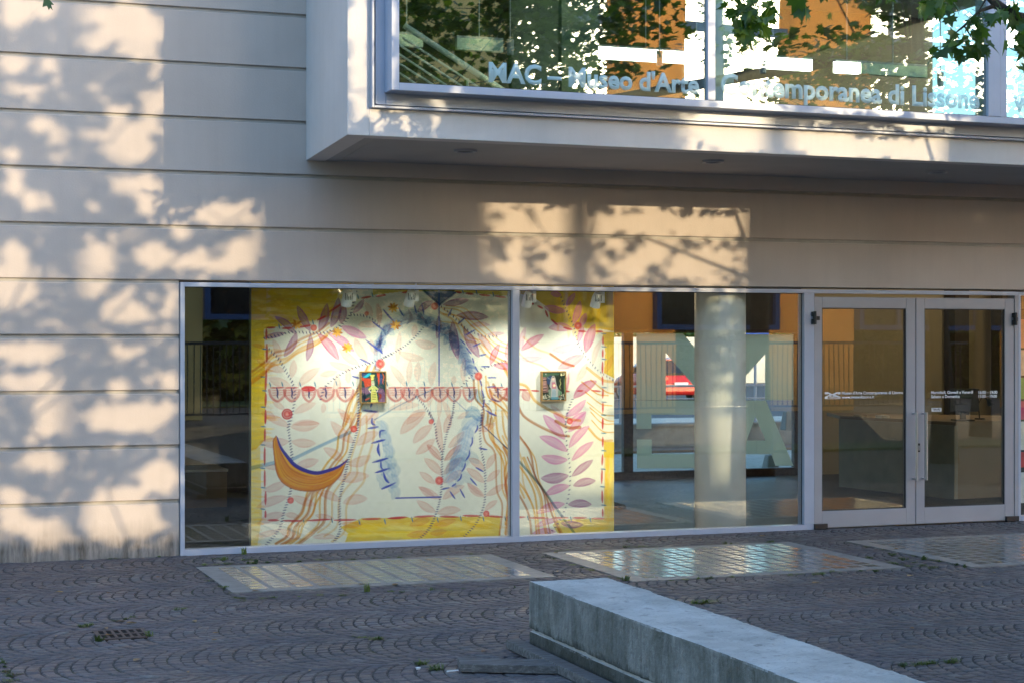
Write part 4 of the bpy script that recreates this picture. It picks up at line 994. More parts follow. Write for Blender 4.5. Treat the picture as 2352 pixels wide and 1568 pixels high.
def painted(name, P, p00, ux, w, z_top, h, mat, parent, ny=None):
    """grid of coloured points facing -y"""
    H, W = P.a.shape[:2]
    X, Y = np.meshgrid(np.linspace(0, w, W), np.linspace(0, h, H))
    v = np.stack([p00[0] + X * ux.x, p00[1] + X * ux.y, z_top - Y], -1).reshape(-1, 3)
    i = np.arange((H - 1) * (W - 1)); r_, c_ = i // (W - 1), i % (W - 1); a = r_ * W + c_
    lp = np.stack([a, a + W, a + W + 1, a + 1], 1).ravel()
    me = np_mesh(name, v, lp, np.arange(len(i)) * 4, np.full(len(i), 4))
    set_attr(me, 'paint', np.clip(P.a.reshape(-1, 3), 0, .95))
    return link(name, me, M[mat], parent)
painted('painted_surface', P_, ML(0, 0), mu, MUW, MUZ1, MUZ1 - MUZ0, 'mural', mural)

# ---- two small framed paintings hung on the mural
def small_painting(px0, py0, px1, py1, label, draw):
    a = on_v(px0 / K, py0 / K, mL, mR); b = on_v(px1 / K, py1 / K, mL, mR)
    s0, s1 = (a - mL).dot(mu), (b - mL).dot(mu); z1, z0 = a.z, b.z
    o = thing('painting', label, 'painting', (*ML((s0 + s1) / 2, -.02), z0), 'small paintings hung on the mural')
    e = .009
    fm = MB()
    for x0, x1, y0, y1 in ((s0, s0 + e, z0, z1), (s1 - e, s1, z0, z1), (s0 + e + .0003, s1 - e - .0003, z0, z0 + e), (s0 + e + .0003, s1 - e - .0003, z1 - e, z1)):
        fm.prism([ML(x0, -.045), ML(x1, -.045), ML(x1, -.001), ML(x0, -.001)], y0, y1)
    fm.build('frame', M['frame_wood'], o)
    W, H = 80, int(80 * (z1 - z0 - 2 * e) / (s1 - s0 - 2 * e))
    P = Painter(W, H, (.02, .03, .03))
    draw(P, lambda x, y: (x * W, y * H), W)
    MB().prism([ML(s0 + e, -.036), ML(s1 - e, -.036), ML(s1 - e, -.002), ML(s0 + e, -.002)], z0 + e, z1 - e).build('stretcher', M['darkwall'], o)
    painted('canvas', P, ML(s0 + e, -.038), mu, s1 - s0 - 2 * e, z1 - e, z1 - z0 - 2 * e, 'canvas', o)
def draw1(P, f, W):
    P.a[:] = srgb(38, 66, 70)[:3]
    pl = lambda pts, c, a=1: P.poly([f(*p) for p in pts], srgb(*c), a)
    sk = lambda pts, w, c, a=1: P.stroke([f(*p) for p in pts], w * W, srgb(*c), a, 'taper', 'over', .1)
    pl([(0, 0), (.3, 0), (.1, .15), (0, .14)], (52, 70, 110)); pl([(.05, .17), (.3, .02), (.42, 0), (.36, .1), (.2, .18)], (40, 168, 190))
    pl([(0, .16), (.2, .2), (.4, .2), (.42, .44), (.15, .5), (.1, .3), (0, .25)], (186, 70, 50)); pl([(.62, 0), (.75, 0), (.78, .25), (.7, .45), (.68, .2)], (200, 70, 40))
    sk([(.85, 0), (.93, .15), (.88, .3), (.92, .4)], .05, (190, 90, 60)); sk([(.8, .05), (.82, .4)], .12, (44, 70, 120))
    pl([(0, .5), (.3, .5), (.38, .7), (.1, .75), (0, .6)], (110, 80, 110)); pl([(.65, .5), (.9, .55), (1, .7), (1, 1), (.75, 1), (.7, .7)], (116, 84, 116))
    sk([(.7, .7), (.8, .78), (.72, .92)], .08, (150, 60, 40)); pl([(.05, .7), (.15, .68), (.25, .95), (.05, .95)], (20, 26, 50)); sk([(.15, .92), (.35, .85)], .07, (160, 60, 40))
    y = (206, 206, 110)
    pl([(.40, .92), (.62, .92), (.72, 1), (.38, 1)], y); pl([(.40, .62), (.62, .62), (.68, .96), (.40, .96)], y)
    for k in range(5): sk([(.42, .67 + k * .055), (.62, .67 + k * .055)], .022, (60, 62, 34))
    pl([(.42, .44), (.55, .44), (.72, .56), (.64, .60), (.58, .55), (.6, .62), (.42, .62), (.42, .55), (.34, .6), (.27, .57)], (196, 200, 120))
    sk([(.32, .6), (.4, .68)], .035, (225, 215, 225)); sk([(.68, .6), (.62, .66)], .035, (225, 215, 225))
    pl([(.41, .28), (.53, .28), (.55, .46), (.40, .46)], (176, 190, 150)); P.dot(f(.47, .38), .045 * W, srgb(220, 190, 176)); sk([(.44, .355), (.5, .355)], .015, (70, 50, 50))
    pl([(.36, .1), (.55, .1), (.5, .26), (.41, .26)], y); sk([(.35, .09), (.56, .09)], .03, y); sk([(.38, .12), (.42, .2)], .02, (60, 60, 30)); sk([(.53, .12), (.49, .2)], .02, (60, 60, 30))
def draw2(P, f, W):
    P.a[:] = srgb(34, 44, 36)[:3]
    pl = lambda pts, c, a=1: P.poly([f(*p) for p in pts], srgb(*c), a)
    sk = lambda pts, w, c, a=1: P.stroke([f(*p) for p in pts], w * W, srgb(*c), a, 'taper', 'over', .1)
    pl([(0, 0), (.8, 0), (.7, .1), (.3, .12), (.1, .2), (0, .15)], (66, 94, 74)); pl([(.18, .2), (.35, .1), (.5, .2), (.35, .45), (.2, .4)], (40, 60, 96))
    P.dot(f(.16, .06), .035 * W, srgb(220, 225, 210)); P.dot(f(.175, .055), .03 * W, srgb(66, 94, 74))
    pl([(0, .15), (.12, .18), (.2, .4), (.26, .55), (.25, .7), (0, .72)], (120, 92, 88))
    for k in range(11): sk([(0, .2 + k * .048), (.18 + .02 * math.sin(k), .17 + k * .05)], .025, random.choice([(190, 150, 140), (60, 46, 50), (150, 110, 104)]))
    pl([(.25, .62), (.4, .58), (.7, .6), (.85, .7), (.8, .95), (.3, .92)], (112, 132, 116))
    for k in range(90):
        x, y = random.uniform(0, .3) if k < 55 else random.uniform(.78, 1), random.uniform(.78, 1); P.dot(f(x, y), random.uniform(.010, .02) * W, srgb(*random.choice([(220, 215, 180), (200, 205, 190), (40, 46, 40)])))
    for k in range(24): P.dot(f(random.uniform(.78, .98), random.uniform(.0, .12)), .022 * W, srgb(*random.choice([(225, 215, 160), (205, 200, 150)])))
    sk([(.95, .2), (.97, .8)], .05, (110, 140, 96))
    pl([(.38, .2), (.42, .13), (.5, .12), (.56, .2), (.6, .4), (.68, .6), (.66, .88), (.36, .88), (.38, .6), (.3, .5), (.33, .38)], (168, 166, 160)); pl([(.42, .6), (.58, .6), (.6, .9), (.4, .9)], (150, 170, 180))
    for k in range(5): sk([(.43 + k * .035, .62), (.43 + k * .038, .88)], .012, (90, 100, 110))
    pl([(.41, .35), (.55, .35), (.6, .58), (.4, .58)], (176, 110, 130)); P.dot(f(.51, .47), .06 * W, srgb(250, 206, 170)); P.dot(f(.51, .47), .03 * W, srgb(255, 240, 190))
    P.dot(f(.47, .24), .055 * W, srgb(224, 190, 168)); sk([(.43, .2), (.47, .16), (.52, .2)], .03, (70, 56, 50)); sk([(.2, .15), (.28, .22), (.37, .24)], .015, (150, 170, 170))
    sk([(.8, .22), (.76, .3), (.8, .4), (.75, .5), (.8, .6)], .022, (210, 210, 130)); sk([(.78, .68), (.79, .8)], .04, (40, 120, 60)); P.dot(f(.75, .86), .05 * W, srgb(110, 40, 36)); pl([(.38, .88), (.68, .88), (.68, .96), (.38, .96)], (80, 130, 150))
small_painting(898.5, 927, 963, 1006, 'small framed painting of a yellow figure with a cup above its head', draw1)
small_painting(1350.5, 927, 1411.5, 1001, 'small framed painting of a veiled figure in grey and pink', draw2)

# ---- spotlights over the mural
def spot(px, py, tx, ty, power, label):
    c = on_y(px, py, .16)
    o = thing('spotlight', label, 'spotlight', c, 'white track spotlights above the mural')
    tgt = on_v(tx, ty, mL, mR); d = (tgt - c).normalized()
    hd = MB().tube([c - d * .06, c - d * .02, c + d * .07], [.030, .042, .045], 16); hd.build('head', M['white'], o)
    gr = MB()
    for k in range(5): gr.tube([c + Vector((-.03 + k * .014, -.046, -.02)), c + Vector((-.026 + k * .014, -.044, .035))], .0028, 5)
    gr.build('cooling_slot', M['black'], o)
    B(c.x + .035, c.x + .07, c.y - .02, c.y + .02, c.z - .03, c.z + .10).tube([(c.x + .05, c.y, c.z + .1), (c.x + .05, c.y, HC)], .008, 6).build('bracket', M['white'], o)
    l = bpy.data.lights.new('spot_beam', 'SPOT'); l.energy = power; l.spot_size = R(115); l.spot_blend = 1.0; l.shadow_soft_size = .03; l.color = (1, .93, .82)
    lo = bpy.data.objects.new('spot_beam', l); COL.objects.link(lo); lo.location = c + d * .08
    lo.rotation_euler = d.to_track_quat('-Z', 'Y').to_euler(); lo.parent = o; lo.matrix_parent_inverse = Matrix.Translation(c).inverted()
SPW = 8.2
spot(798, 684, 740, 1010, SPW, 'white spotlight near the top of the left pane, leftmost of the four over the mural')
spot(942, 684, 890, 1000, SPW * .9, 'white spotlight beside the blue triangle at the top of the mural')
spot(1212, 686, 1150, 1000, SPW, 'white spotlight just right of the window mullion')
spot(1370, 688, 1300, 1000, SPW, 'white spotlight over the yellow corner, rightmost of the four over the mural')
MB().box(on_y(600, 0, .16).x, on_y(1440, 0, .16).x, .145, .175, 2.30, 2.33).build('lighting_track', M['white'], museum)

# ---- shoe at the foot of the mural
sh = on_z(1405, 1166, HF)
shoe = thing('shoe', 'black shoe poking out behind the right edge of the mural', 'shoe', (sh.x, sh.y, HF))
def shoe_ring(x, w, h0, h1): return [(sh.x + x, sh.y - w, HF + h0), (sh.x + x, sh.y + w, HF + h0), (sh.x + x, sh.y + w * .75, HF + h1), (sh.x + x, sh.y - w * .75, HF + h1)]
def loft(rings):
    mb = MB(); vs = [p for r_ in rings for p in r_]; n = 4; fs = []
    for i in range(len(rings) - 1):
        for k in range(n): fs.append((i * n + k, i * n + (k + 1) % n, (i + 1) * n + (k + 1) % n, (i + 1) * n + k))
    fs += [(3, 2, 1, 0), tuple((len(rings) - 1) * n + k for k in range(4))]
    return mb.add(vs, fs)
o = loft([shoe_ring(-.16, .035, .018, .12), shoe_ring(-.08, .04, .018, .11), shoe_ring(0, .042, .018, .085), shoe_ring(.07, .045, .018, .055), shoe_ring(.13, .04, .018, .042), shoe_ring(.155, .02, .018, .032)]).build('upper', M['black'], shoe, smooth=True)
o.modifiers.new('s', 'SUBSURF').levels = 2; o.modifiers['s'].render_levels = 2
MB().prism([(sh.x - .165, sh.y - .035), (sh.x + .05, sh.y - .045), (sh.x + .15, sh.y - .03), (sh.x + .165, sh.y), (sh.x + .15, sh.y + .03), (sh.x + .05, sh.y + .045), (sh.x - .165, sh.y + .035)], HF + .001, HF + .019).build('sole', M['gasket'], shoe)

# ---- display plinth in the dark left end, reception desk and screen behind the doors
g0, g1 = on_z(462, 1165, HF), on_z(515, 1160, HF)
pd = thing('display_case', 'low grey display case standing in the dim left end of the hall', 'display case', (g0.x + .2, g0.y + .2, HF))
B(g0.x - .45, g1.x, g0.y, g0.y + .7, HF, HF + .37).build('case_body', M['tan'], pd, bev=.004)
B(g0.x - .46, g1.x + .01, g0.y - .01, g0.y + .71, HF + .371, HF + .40).build('case_top', M['white'], pd, bev=.004)
k0, k1, k2 = on_z(2097 / K, 1215 / K, HF), on_z(2386 / K, 1247 / K, HF), on_z(2490 / K, 1243 / K, HF)
dk = thing('reception_desk', 'pale panelled reception desk standing behind the glazed doors', 'desk', (k1.x, k1.y, HF))
def wallpoly(p, q, th, z0, z1):
    n = Vector((-(q.y - p.y), q.x - p.x, 0)).normalized() * th
    return MB().prism([(p.x, p.y), (q.x, q.y), (q.x + n.x, q.y + n.y), (p.x + n.x, p.y + n.y)], z0, z1)
wallpoly(k0, k1, .05, HF, .76).build('front_panel', plain('desk_laminate', (.34, .32, .25, 1), .5), dk)
wallpoly(k1 + Vector((.002, .002, 0)), k2 + Vector((1.2, .25, 0)), .05, HF, .76).build('side_panel', M['tan'], dk)
MB().prism([(k0.x, k0.y - .02), (k1.x, k1.y - .02), (k2.x + 1.2, k2.y + .23), (k2.x + 1.2, k2.y + 1.0), (k0.x + .3, k0.y + .8)], .762, .80).build('desk_top', M['tan'], dk)
m0, m1_ = at_depth(2375 / K, 1050 / K, 19.6), at_depth(2448 / K, 1050 / K, 19.7)
mo = thing('monitor', 'dark computer monitor seen from behind on the reception desk', 'monitor', ((m0.x + m1_.x) / 2, m0.y, .802))
wallpoly(m0, m1_, .035, .90, 1.16).build('screen_back', M['darkwall'], mo, bev=.006)
mc = (m0 + m1_) / 2
B(mc.x - .03, mc.x + .03, mc.y + .02, mc.y + .05, .815, .93).build('stand', M['black'], mo)
B(mc.x - .10, mc.x + .10, mc.y - .05, mc.y + .12, .802, .814).build('base', M['black'], mo)
for px, y, w in ((2405, 5.9, .22), (2530, 5.5, .3)):
    c = on_y(px / K, 784, y); B(c.x - w / 2, c.x + w / 2, y, y + .25, HF, HC).build('pillar', M['darkwall'], museum)
dlx = on_z(2490 / K, 1243 / K, HF)
dl = thing('desk_lamp', 'small black desk lamp with a bent neck at the end of the reception desk', 'desk lamp', (dlx.x + .1, dlx.y + .45, .802))
MB().lathe((dlx.x + .1, dlx.y + .45, .802), [(.06, 0), (.055, .015)], 16).build('base', M['black'], dl)
MB().tube([(dlx.x + .1, dlx.y + .45, .81), (dlx.x + .08, dlx.y + .45, .98), (dlx.x + .14, dlx.y + .45, 1.06), (dlx.x + .22, dlx.y + .45, 1.02)], .008, 6).tube([(dlx.x + .21, dlx.y + .45, 1.03), (dlx.x + .25, dlx.y + .45, .97)], [.015, .04], 10).build('neck', M['black'], dl)
for k, (f_, cl_) in enumerate(((.25, 'offwhite'), (.45, 'white'), (.7, 'tan'))):
    pp = k0.lerp(k1, f_)
    lf = MB().box(pp.x - .05, pp.x + .05, pp.y + .06, pp.y + .2, .8005, .82 + .01 * k).build('leaflet_stack', M[cl_]); tag(lf, ['cream leaflet stack at the left of the reception desk', 'white leaflet stack in the middle of the reception desk', 'tan leaflet stack near the corner of the reception desk'][k], 'leaflets', 'leaflet stacks on the reception desk')
# poster stand in the last pane
ps = sx(2549, y=.5).x
po = thing('poster_stand', 'stand of coloured posters behind the glass right of the doors', 'poster stand', (ps + .25, .5, HF))
B(ps, ps + .55, .52, .55, HF, 2.0).build('board', M['black'], po)
for k, (c, z0, z1) in enumerate((((232, 150, 110), 1.62, 1.9), ((240, 200, 170), 1.35, 1.6), ((150, 190, 90), 1.12, 1.33), ((226, 60, 110), .92, 1.1), ((240, 236, 226), .62, .9), ((214, 60, 60), .45, .6), ((236, 236, 232), .1, .4))):
    B(ps + .01, ps + .5, .514, .5195, z0, z1).build('poster', plain('poster_ink', srgb(*c), .5, var=.25, scale=9), po)

# ================================================================== THE PAVED SQUARE
ground = B(-220, 220, -260, .098, -.5, GZ - .008)
ground = ground.build('ground', M['joint'], None, 'structure')
ground_v = None
pav = bpy.data.objects.new('paving', None); COL.objects.link(pav); pav['kind'] = 'structure'; pav.location = (4, -3, GZ)

# glass-block light panels set into the paving
def gp(px, py): return on_z(px / K, py / K, GZ)
panels = []
def light_panel(nw, ne, se, sw_, label, nb, nr, mar):
    x0, x1 = nw; y0, y1 = sw_, ne
PAN = [dict(c=[gp(491.5, 1415.6), gp(1231.6, 1386.7), gp(1358.8, 1430), gp(595.5, 1495.4)], nx=13, ny=9, lab='glass-block light panel in the paving below the painted mural, leftmost of three'),
       dict(c=[gp(1338.8, 1379.5), gp(1957.5, 1356.9), gp(2298.6, 1418.8), gp(1584.5, 1450.6)], nx=14, ny=11, lab='glass-block light panel in the paving below the round column, middle of three'),
       dict(c=[gp(2102, 1349), gp(2700, 1330), gp(3100, 1386), gp(2408, 1414)], nx=14, ny=11, lab='glass-block light panel in the paving in front of the glazed doors')]
PRECT = []
for d_ in PAN:
    c = d_['c']
    xs0 = (c[0].x + c[3].x) / 2; xs1 = (c[1].x + c[2].x) / 2
    y1 = (c[0].y + c[1].y) / 2; y0 = (c[3].y + c[2].y) / 2
    d_['r'] = (xs0, xs1, y0, y1)
print('PANELS', [tuple(round(v, 2) for v in d_['r']) for d_ in PAN])
W1 = None
for d_ in PAN:
    x0, x1, y0, y1 = d_['r']
    PRECT.append((x0, x1, y0, y1))
    t = thing('light_panel', d_['lab'], 'light panel', ((x0 + x1) / 2, (y0 + y1) / 2, GZ), 'glass-block light panels in the paving')
    B(x0, x1, y0, y1, GZ - .08, GZ + .004).build('slab', M['slab'], t)
    mx, my = .13, .10
    nx, ny = d_['nx'], d_['ny']
    px_, py_ = (x1 - x0 - 2 * mx) / nx, (y1 - y0 - 2 * my) / ny
    bw, bh = px_ * .76, py_ * .76
    sh_ = MB().box(-bw / 2, bw / 2, -bh / 2, bh / 2, 0, .05); me = sh_.mesh('glass_block')
    me.materials.append(M['block'])
    rib = MB()
    for i in range(nx):
        for j in range(ny):
            b = link('glass_block', me, None, t)
            b.location = (x0 + mx + (i + .5) * px_, y0 + my + (j + .5) * py_, GZ - .0445)
            b.rotation_euler = (random.uniform(-.006, .006), random.uniform(-.006, .006), 0)
            b.matrix_parent_inverse = Matrix.Translation(t.location).inverted()

# porphyry setts laid in segmental arcs; bands run along the facade
def in_excl(x, y):
    for x0, x1, y0, y1 in PRECT:
        if x0 - .0 < x < x1 + .0 and y0 - .0 < y < y1 + .0: return True
    return False
gr0, gr1, gr2, gr3 = gp(230.6, 1578.9), gp(364.5, 1567.4), gp(373.5, 1591), gp(251, 1598.7)
GRX0, GRX1 = (gr0.x + gr3.x) / 2, (gr1.x + gr2.x) / 2
GRY1, GRY0 = (gr0.y + gr1.y) / 2, (gr3.y + gr2.y) / 2
print('GRATE', GRX0, GRX1, GRY0, GRY1)
bL0, bR0 = None, None
BW, SP = .84, .074                                          # band width, arc spacing
RAD = BW / math.sqrt(2) * 1.02
NS = 13
stones = []
rowdy = [random.Random(5)][0]
for band in range(-2, 11):
    yc = -.46 - band * BW
    off = rowdy.uniform(0, SP)
    n0, n1 = int(-5.5 / SP), int(15.5 / SP)
    for i in range(n0, n1):
        x_c = i * SP + off + rowdy.uniform(-.005, .005)
        w = SP * rowdy.uniform(.93, 1.04)
        sh_ = rowdy.random()
        edges = [-1 + 2 * (k + (sh_ - .5) * .7) / NS for k in range(NS + 1)]
        edges[0], edges[-1] = -1, 1
        edges = [e + (rowdy.uniform(-.018, .018) if 0 < k < NS else 0) for k, e in enumerate(edges)]
        for k in range(NS):
            a0, a1 = edges[k] * math.pi / 4, edges[k + 1] * math.pi / 4
            pts = []
            for a_, dx in ((a0, 0), (a0, w), (a1, w), (a1, 0)):
                rr_ = RAD * (1 + .05 * math.sin(i * .37 + band * 2.1)); pts.append((x_c + dx + rr_ * (1 - math.cos(a_)) + .016 * math.sin(i * .23 + band), yc + RAD * math.sin(a_) + .012 * math.sin(i * .31 + band * 1.7)))
            cx_, cy_ = sum(p[0] for p in pts) / 4, sum(p[1] for p in pts) / 4
            if cy_ > -.005 or cy_ < -7.6: continue
            pr = project((cx_, cy_, GZ))
            if pr is None or pr[0] < -1700 or pr[0] > 3500 or pr[1] > 2100: continue
            if in_excl(cx_, cy_): continue
            if GRX0 - .01 < cx_ < GRX1 + .01 and GRY0 - .01 < cy_ < GRY1 + .01: continue
            stones.append((pts, cx_, cy_, pr))
print('STONES', len(stones))
def stone_geo(st_, r_):
    pts, cx_, cy_, pr = st_
    j = .0036
    q_ = []
    for (x, y) in pts:
        d = Vector((cx_ - x, cy_ - y)); l = d.length; d /= l
        q_.append((x + d.x * j * 1.35 + r_.uniform(-.0022, .0022), y + d.y * j * 1.35 + r_.uniform(-.0022, .0022), d))
    zt = GZ + r_.uniform(-.0035, .0025); tx, ty = r_.uniform(-.03, .03), r_.uniform(-.03, .03)
    vs = []
    for (x, y, d) in q_: vs.append((x, y, GZ - .03))
    for (x, y, d) in q_: vs.append((x, y, zt - .006))
    for (x, y, d) in q_:
        xx, yy_ = x + d.x * .008, y + d.y * .008
        vs.append((xx, yy_, zt + (xx - cx_) * tx + (yy_ - cy_) * ty))
    fs = [(8, 9, 10, 11)] + [(4 + k, 4 + (k + 1) % 4, 8 + (k + 1) % 4, 8 + k) for k in range(4)] + [(k, (k + 1) % 4, 4 + (k + 1) % 4, 4 + k) for k in range(4)]
    f = r_.random(); b_ = r_.uniform(.78, 1.22)
    c = ((.132, .110, .116) if f < .45 else (.122, .114, .122) if f < .8 else (.150, .118, .112) if f < .93 else (.17, .160, .158))
    return vs, fs, tuple(x * b_ * .86 for x in c)
rs = random.Random(3)
vis = [s for s in stones if 0 <= s[3][0] <= 2352 and s[3][1] <= 1568]
vis.sort(key=lambda s: s[3][2])
near = set(id(s) for s in vis[:300])
av, al, ast, atot, acol = [], [], [], [], []
for s in stones:
    v, f, c = stone_geo(s, rs)
    if id(s) in near:
        me = bpy.data.meshes.new('paving_stone'); me.from_pydata(v, [], f)
        set_attr(me, 'tint', np.tile(np.array(c, np.float32), (len(v), 1)))
        link('paving_stone', me, M['sett'], pav)
    else:
        n = len(av); av += v
        for p in f: ast.append(len(al)); atot.append(len(p)); al += [i + n for i in p]
        acol += [c] * len(v)
me = np_mesh('stone_field', av, al, ast, atot); set_attr(me, 'tint', np.array(acol, np.float32))
link('stone_field', me, M['sett'], pav, 'stuff')

# cast-iron drain grate: frame with two rows of six open slots over a solid block painted black for the pit's shade
gt = thing('drain_grate', 'rusty cast-iron drain grate with two rows of slots set in the paving', 'drain grate', ((GRX0 + GRX1) / 2, (GRY0 + GRY1) / 2, GZ))
B(GRX0, GRX1, GRY0, GRY1, GZ - .25, GZ - .004).build('pit', M['pit'], gt)
gm = MB(); nx_, w_ = 6, GRX1 - GRX0; h_ = GRY1 - GRY0
bx = w_ / (nx_ * 1.62 + .62 + .8); x = GRX0
gm2 = MB()
xs_ = []; x = GRX0
edge = w_ * .09; slot = (w_ - 2 * edge) / (nx_ + (nx_ - 1) * .6); barw = slot * .6
prev = GRX0
ys_ = [GRY0, GRY0 + h_ * .10, GRY0 + h_ * .46, GRY0 + h_ * .55, GRY0 + h_ * .91, GRY1]
for k in (0, 2, 4): gm.box(GRX0, GRX1, ys_[k], ys_[k + 1], GZ - .0035, GZ + .004)
for k in (1, 3):
    x = GRX0
    gm.box(GRX0, GRX0 + edge, ys_[k] + .0003, ys_[k + 1] - .0003, GZ - .0035, GZ + .0038)
    for i in range(nx_):
        x = GRX0 + edge + i * (slot + barw)
        x2 = x + slot
        gm.box(x2, (x2 + barw) if i < nx_ - 1 else GRX1, ys_[k] + .0003, ys_[k + 1] - .0003, GZ - .0035, GZ + .0038)
gm.build('grate', M['iron'], gt, bev=.002)

# ------------------------------------------------------------------ concrete bench
b0 = (1322, 1450); 
# back corners and front corners of the top face lie on one level plane
BH = None
def bench():
    best = None
    for hz in np.linspace(.25, .6, 71):                     # level at which both long edges run square to the facade
        l0, l1 = on_z(1322 / K, 1450 / K, hz), on_z(2009 / K, 1707 / K, hz)
        r0, r1 = on_z(1521 / K, 1442 / K, hz), on_z(2327 / K, 1707 / K, hz)
        e = abs((l1.x - l0.x) / (l1.y - l0.y)) + abs((r1.x - r0.x) / (r1.y - r0.y))
        if best is None or e < best[0]: best = (e, hz, l0, l1, r0, r1)
    return best
e_, hz, l0, l1, r0, r1 = bench()
print('BENCH', e_, hz, l0, l1, r0, r1)
# the base meets the ground at source (1334,1626): its height above the paving
hb = None
for h2 in np.linspace(.2, .7, 251):
    p = on_z(1322 / K, 1450 / K, h2); gpt = Vector((p.x, p.y, GZ)); pr = project(gpt)
    if hb is None or abs(pr[1] * K - 1622) < hb[0]: hb = (abs(pr[1] * K - 1622), h2)
print('BENCH H', hb)
hz = hb[1]
l0, l1 = on_z(1322 / K, 1450 / K, hz), on_z(2009 / K, 1707 / K, hz)
r0, r1 = on_z(1521 / K, 1442 / K, hz), on_z(2327 / K, 1707 / K, hz)
dL = (l1 - l0).normalized(); dR = (r1 - r0).normalized(); dm = (dL + dR).normalized()
print('BENCH dirs', dL, dR)
LEN = 4.2
w0 = (r0 - l0); 
q0, q1 = Vector((l0.x, l0.y)), Vector((r0.x, r0.y))
e0, e1 = q0 + dL.xy * LEN, q1 + dR.xy * LEN
bt = thing('bench', 'long stained board-marked concrete bench running out from the museum front', 'bench', ((q0.x + q1.x) / 2, q0.y - 1, GZ))
n_ = Vector((-dL.y, dL.x)); n_ = -n_ if n_.dot(q1 - q0) > 0 else n_   # outward on the left flank
iw = -n_ * .012
def bl(mb, inset, z0, z1, endin=0.0):
    a, b_, c, d = q0 - n_ * inset + dL.xy * endin, e0 - n_ * inset, e1 + n_ * inset, q1 + n_ * inset + dR.xy * endin
    return mb.prism([tuple(a), tuple(b_), tuple(c), tuple(d)], z0, z1)
H = hz - GZ
def rough(o, vox, amt):
    r_ = o.modifiers.new('grain', 'REMESH'); r_.mode = 'VOXEL'; r_.voxel_size = vox
    for sz, st_ in ((.22, amt), (.045, amt * .8), (.016, amt * .45)):
        tx = bpy.data.textures.new('cast_unevenness', 'CLOUDS'); tx.noise_scale = sz; tx.noise_depth = 2
        dm = o.modifiers.new('uneven', 'DISPLACE'); dm.texture = tx; dm.strength = st_; dm.mid_level = .5; dm.texture_coords = 'GLOBAL'
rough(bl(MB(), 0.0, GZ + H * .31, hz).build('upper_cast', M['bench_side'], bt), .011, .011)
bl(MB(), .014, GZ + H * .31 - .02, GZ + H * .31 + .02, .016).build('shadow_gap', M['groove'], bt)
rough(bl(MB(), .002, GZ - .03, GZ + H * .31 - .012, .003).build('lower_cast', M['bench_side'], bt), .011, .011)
sx_, sy_ = tuple(q0 - dL.xy * .002), tuple(q1)
# two weathered boards lying at its foot
fpt = Vector((q0.x, q0.y)) + n_ * .03
s0 = fpt - dL.xy * .06; s1 = fpt + dL.xy * 3.4
pk = MB().prism([tuple(s0), tuple(s1), tuple(s1 + n_ * .085), tuple(s0 + n_ * .085)][::-1], GZ + .006, GZ + .052)
pb = pk.build('board', M['plank'], None, bev=.004); tag(pb, 'dark weathered board lying along the foot of the concrete bench', 'board', 'weathered boards by the bench')
t0, t1, t2 = gp(1143, 1664), gp(1335, 1668), gp(1155, 1681)
ud = (t1 - t0); ud.z = 0; ud.normalize()
t3 = gp(1152, 1681)
pv = (t3 - t0); pv.z = 0
pk = MB().prism([(t0.x, t0.y), (t3.x, t3.y), (t3.x + ud.x * .50, t3.y + ud.y * .50), (t0.x + ud.x * .50, t0.y + ud.y * .50)], GZ + .004, GZ + .046)
pb = pk.build('board', M['plank'], None, bev=.004); tag(pb, 'short grey board lying across the paving with one end at the bench foot', 'board', 'weathered boards by the bench')

# ------------------------------------------------------------------ weeds, dry leaves, litter
def blade_mesh(n, h, sp, r_):
    mb = MB()
    for _ in range(n):
        a = r_.uniform(0, 6.28); l = h * r_.uniform(.5, 1.1); lean = sp * r_.uniform(.2, 1)
        x, y = r_.uniform(-sp, sp) * .5, r_.uniform(-sp, sp) * .5
        dx, dy = math.cos(a), math.sin(a); w = .004 * r_.uniform(.7, 1.6)
        p0, p1, p2 = (x, y, 0), (x + dx * lean * .5, y + dy * lean * .5, l * .7), (x + dx * lean, y + dy * lean, l)
        mb.add([(p0[0] - dy * w, p0[1] + dx * w, 0), (p0[0] + dy * w, p0[1] - dx * w, 0), (p1[0] + dy * w, p1[1] - dx * w, p1[2]), (p1[0] - dy * w, p1[1] + dx * w, p1[2]), p2], [(0, 1, 2, 3), (3, 2, 4)])
    return mb.mesh('weed_tuft')
rw_ = random.Random(21)
tufts = [blade_mesh(26, .05, .05, rw_), blade_mesh(34, .035, .08, rw_), blade_mesh(18, .085, .045, rw_), blade_mesh(40, .022, .12, rw_)]
for m_ in tufts: m_.materials.append(M['weed'])
named = [(361, 1386, 2, 'tall weed sprouting at the foot of the left wall beside a rusty edge'), (610, 1385, 2, 'upright weed by the left end of the window sill'), (1564, 1450, 0, 'bright weed tuft at the near left corner of the middle light panel'),
         (248, 1600, 0, 'weed tuft at the left corner of the drain grate'), (374, 1590, 0, 'weed tuft at the right corner of the drain grate'), (1053, 1659, 1, 'small weed tuft left of the short board'), (1090, 1672, 1, 'small weed tuft nearest the end of the short board'),
         (2308, 1398, 0, 'weed tuft in the setts between the middle and the door light panels'), (917, 1478, 2, 'single upright weed on the near edge of the mural light panel')]
extra = []
def seg(x0, y0, x1, y1, n, s=3, w='the open paving'):
    for k in range(n):
        t = rw_.random(); extra.append((x0 + (x1 - x0) * t + rw_.gauss(0, s), y0 + (y1 - y0) * t + rw_.gauss(0, s * .35), w))
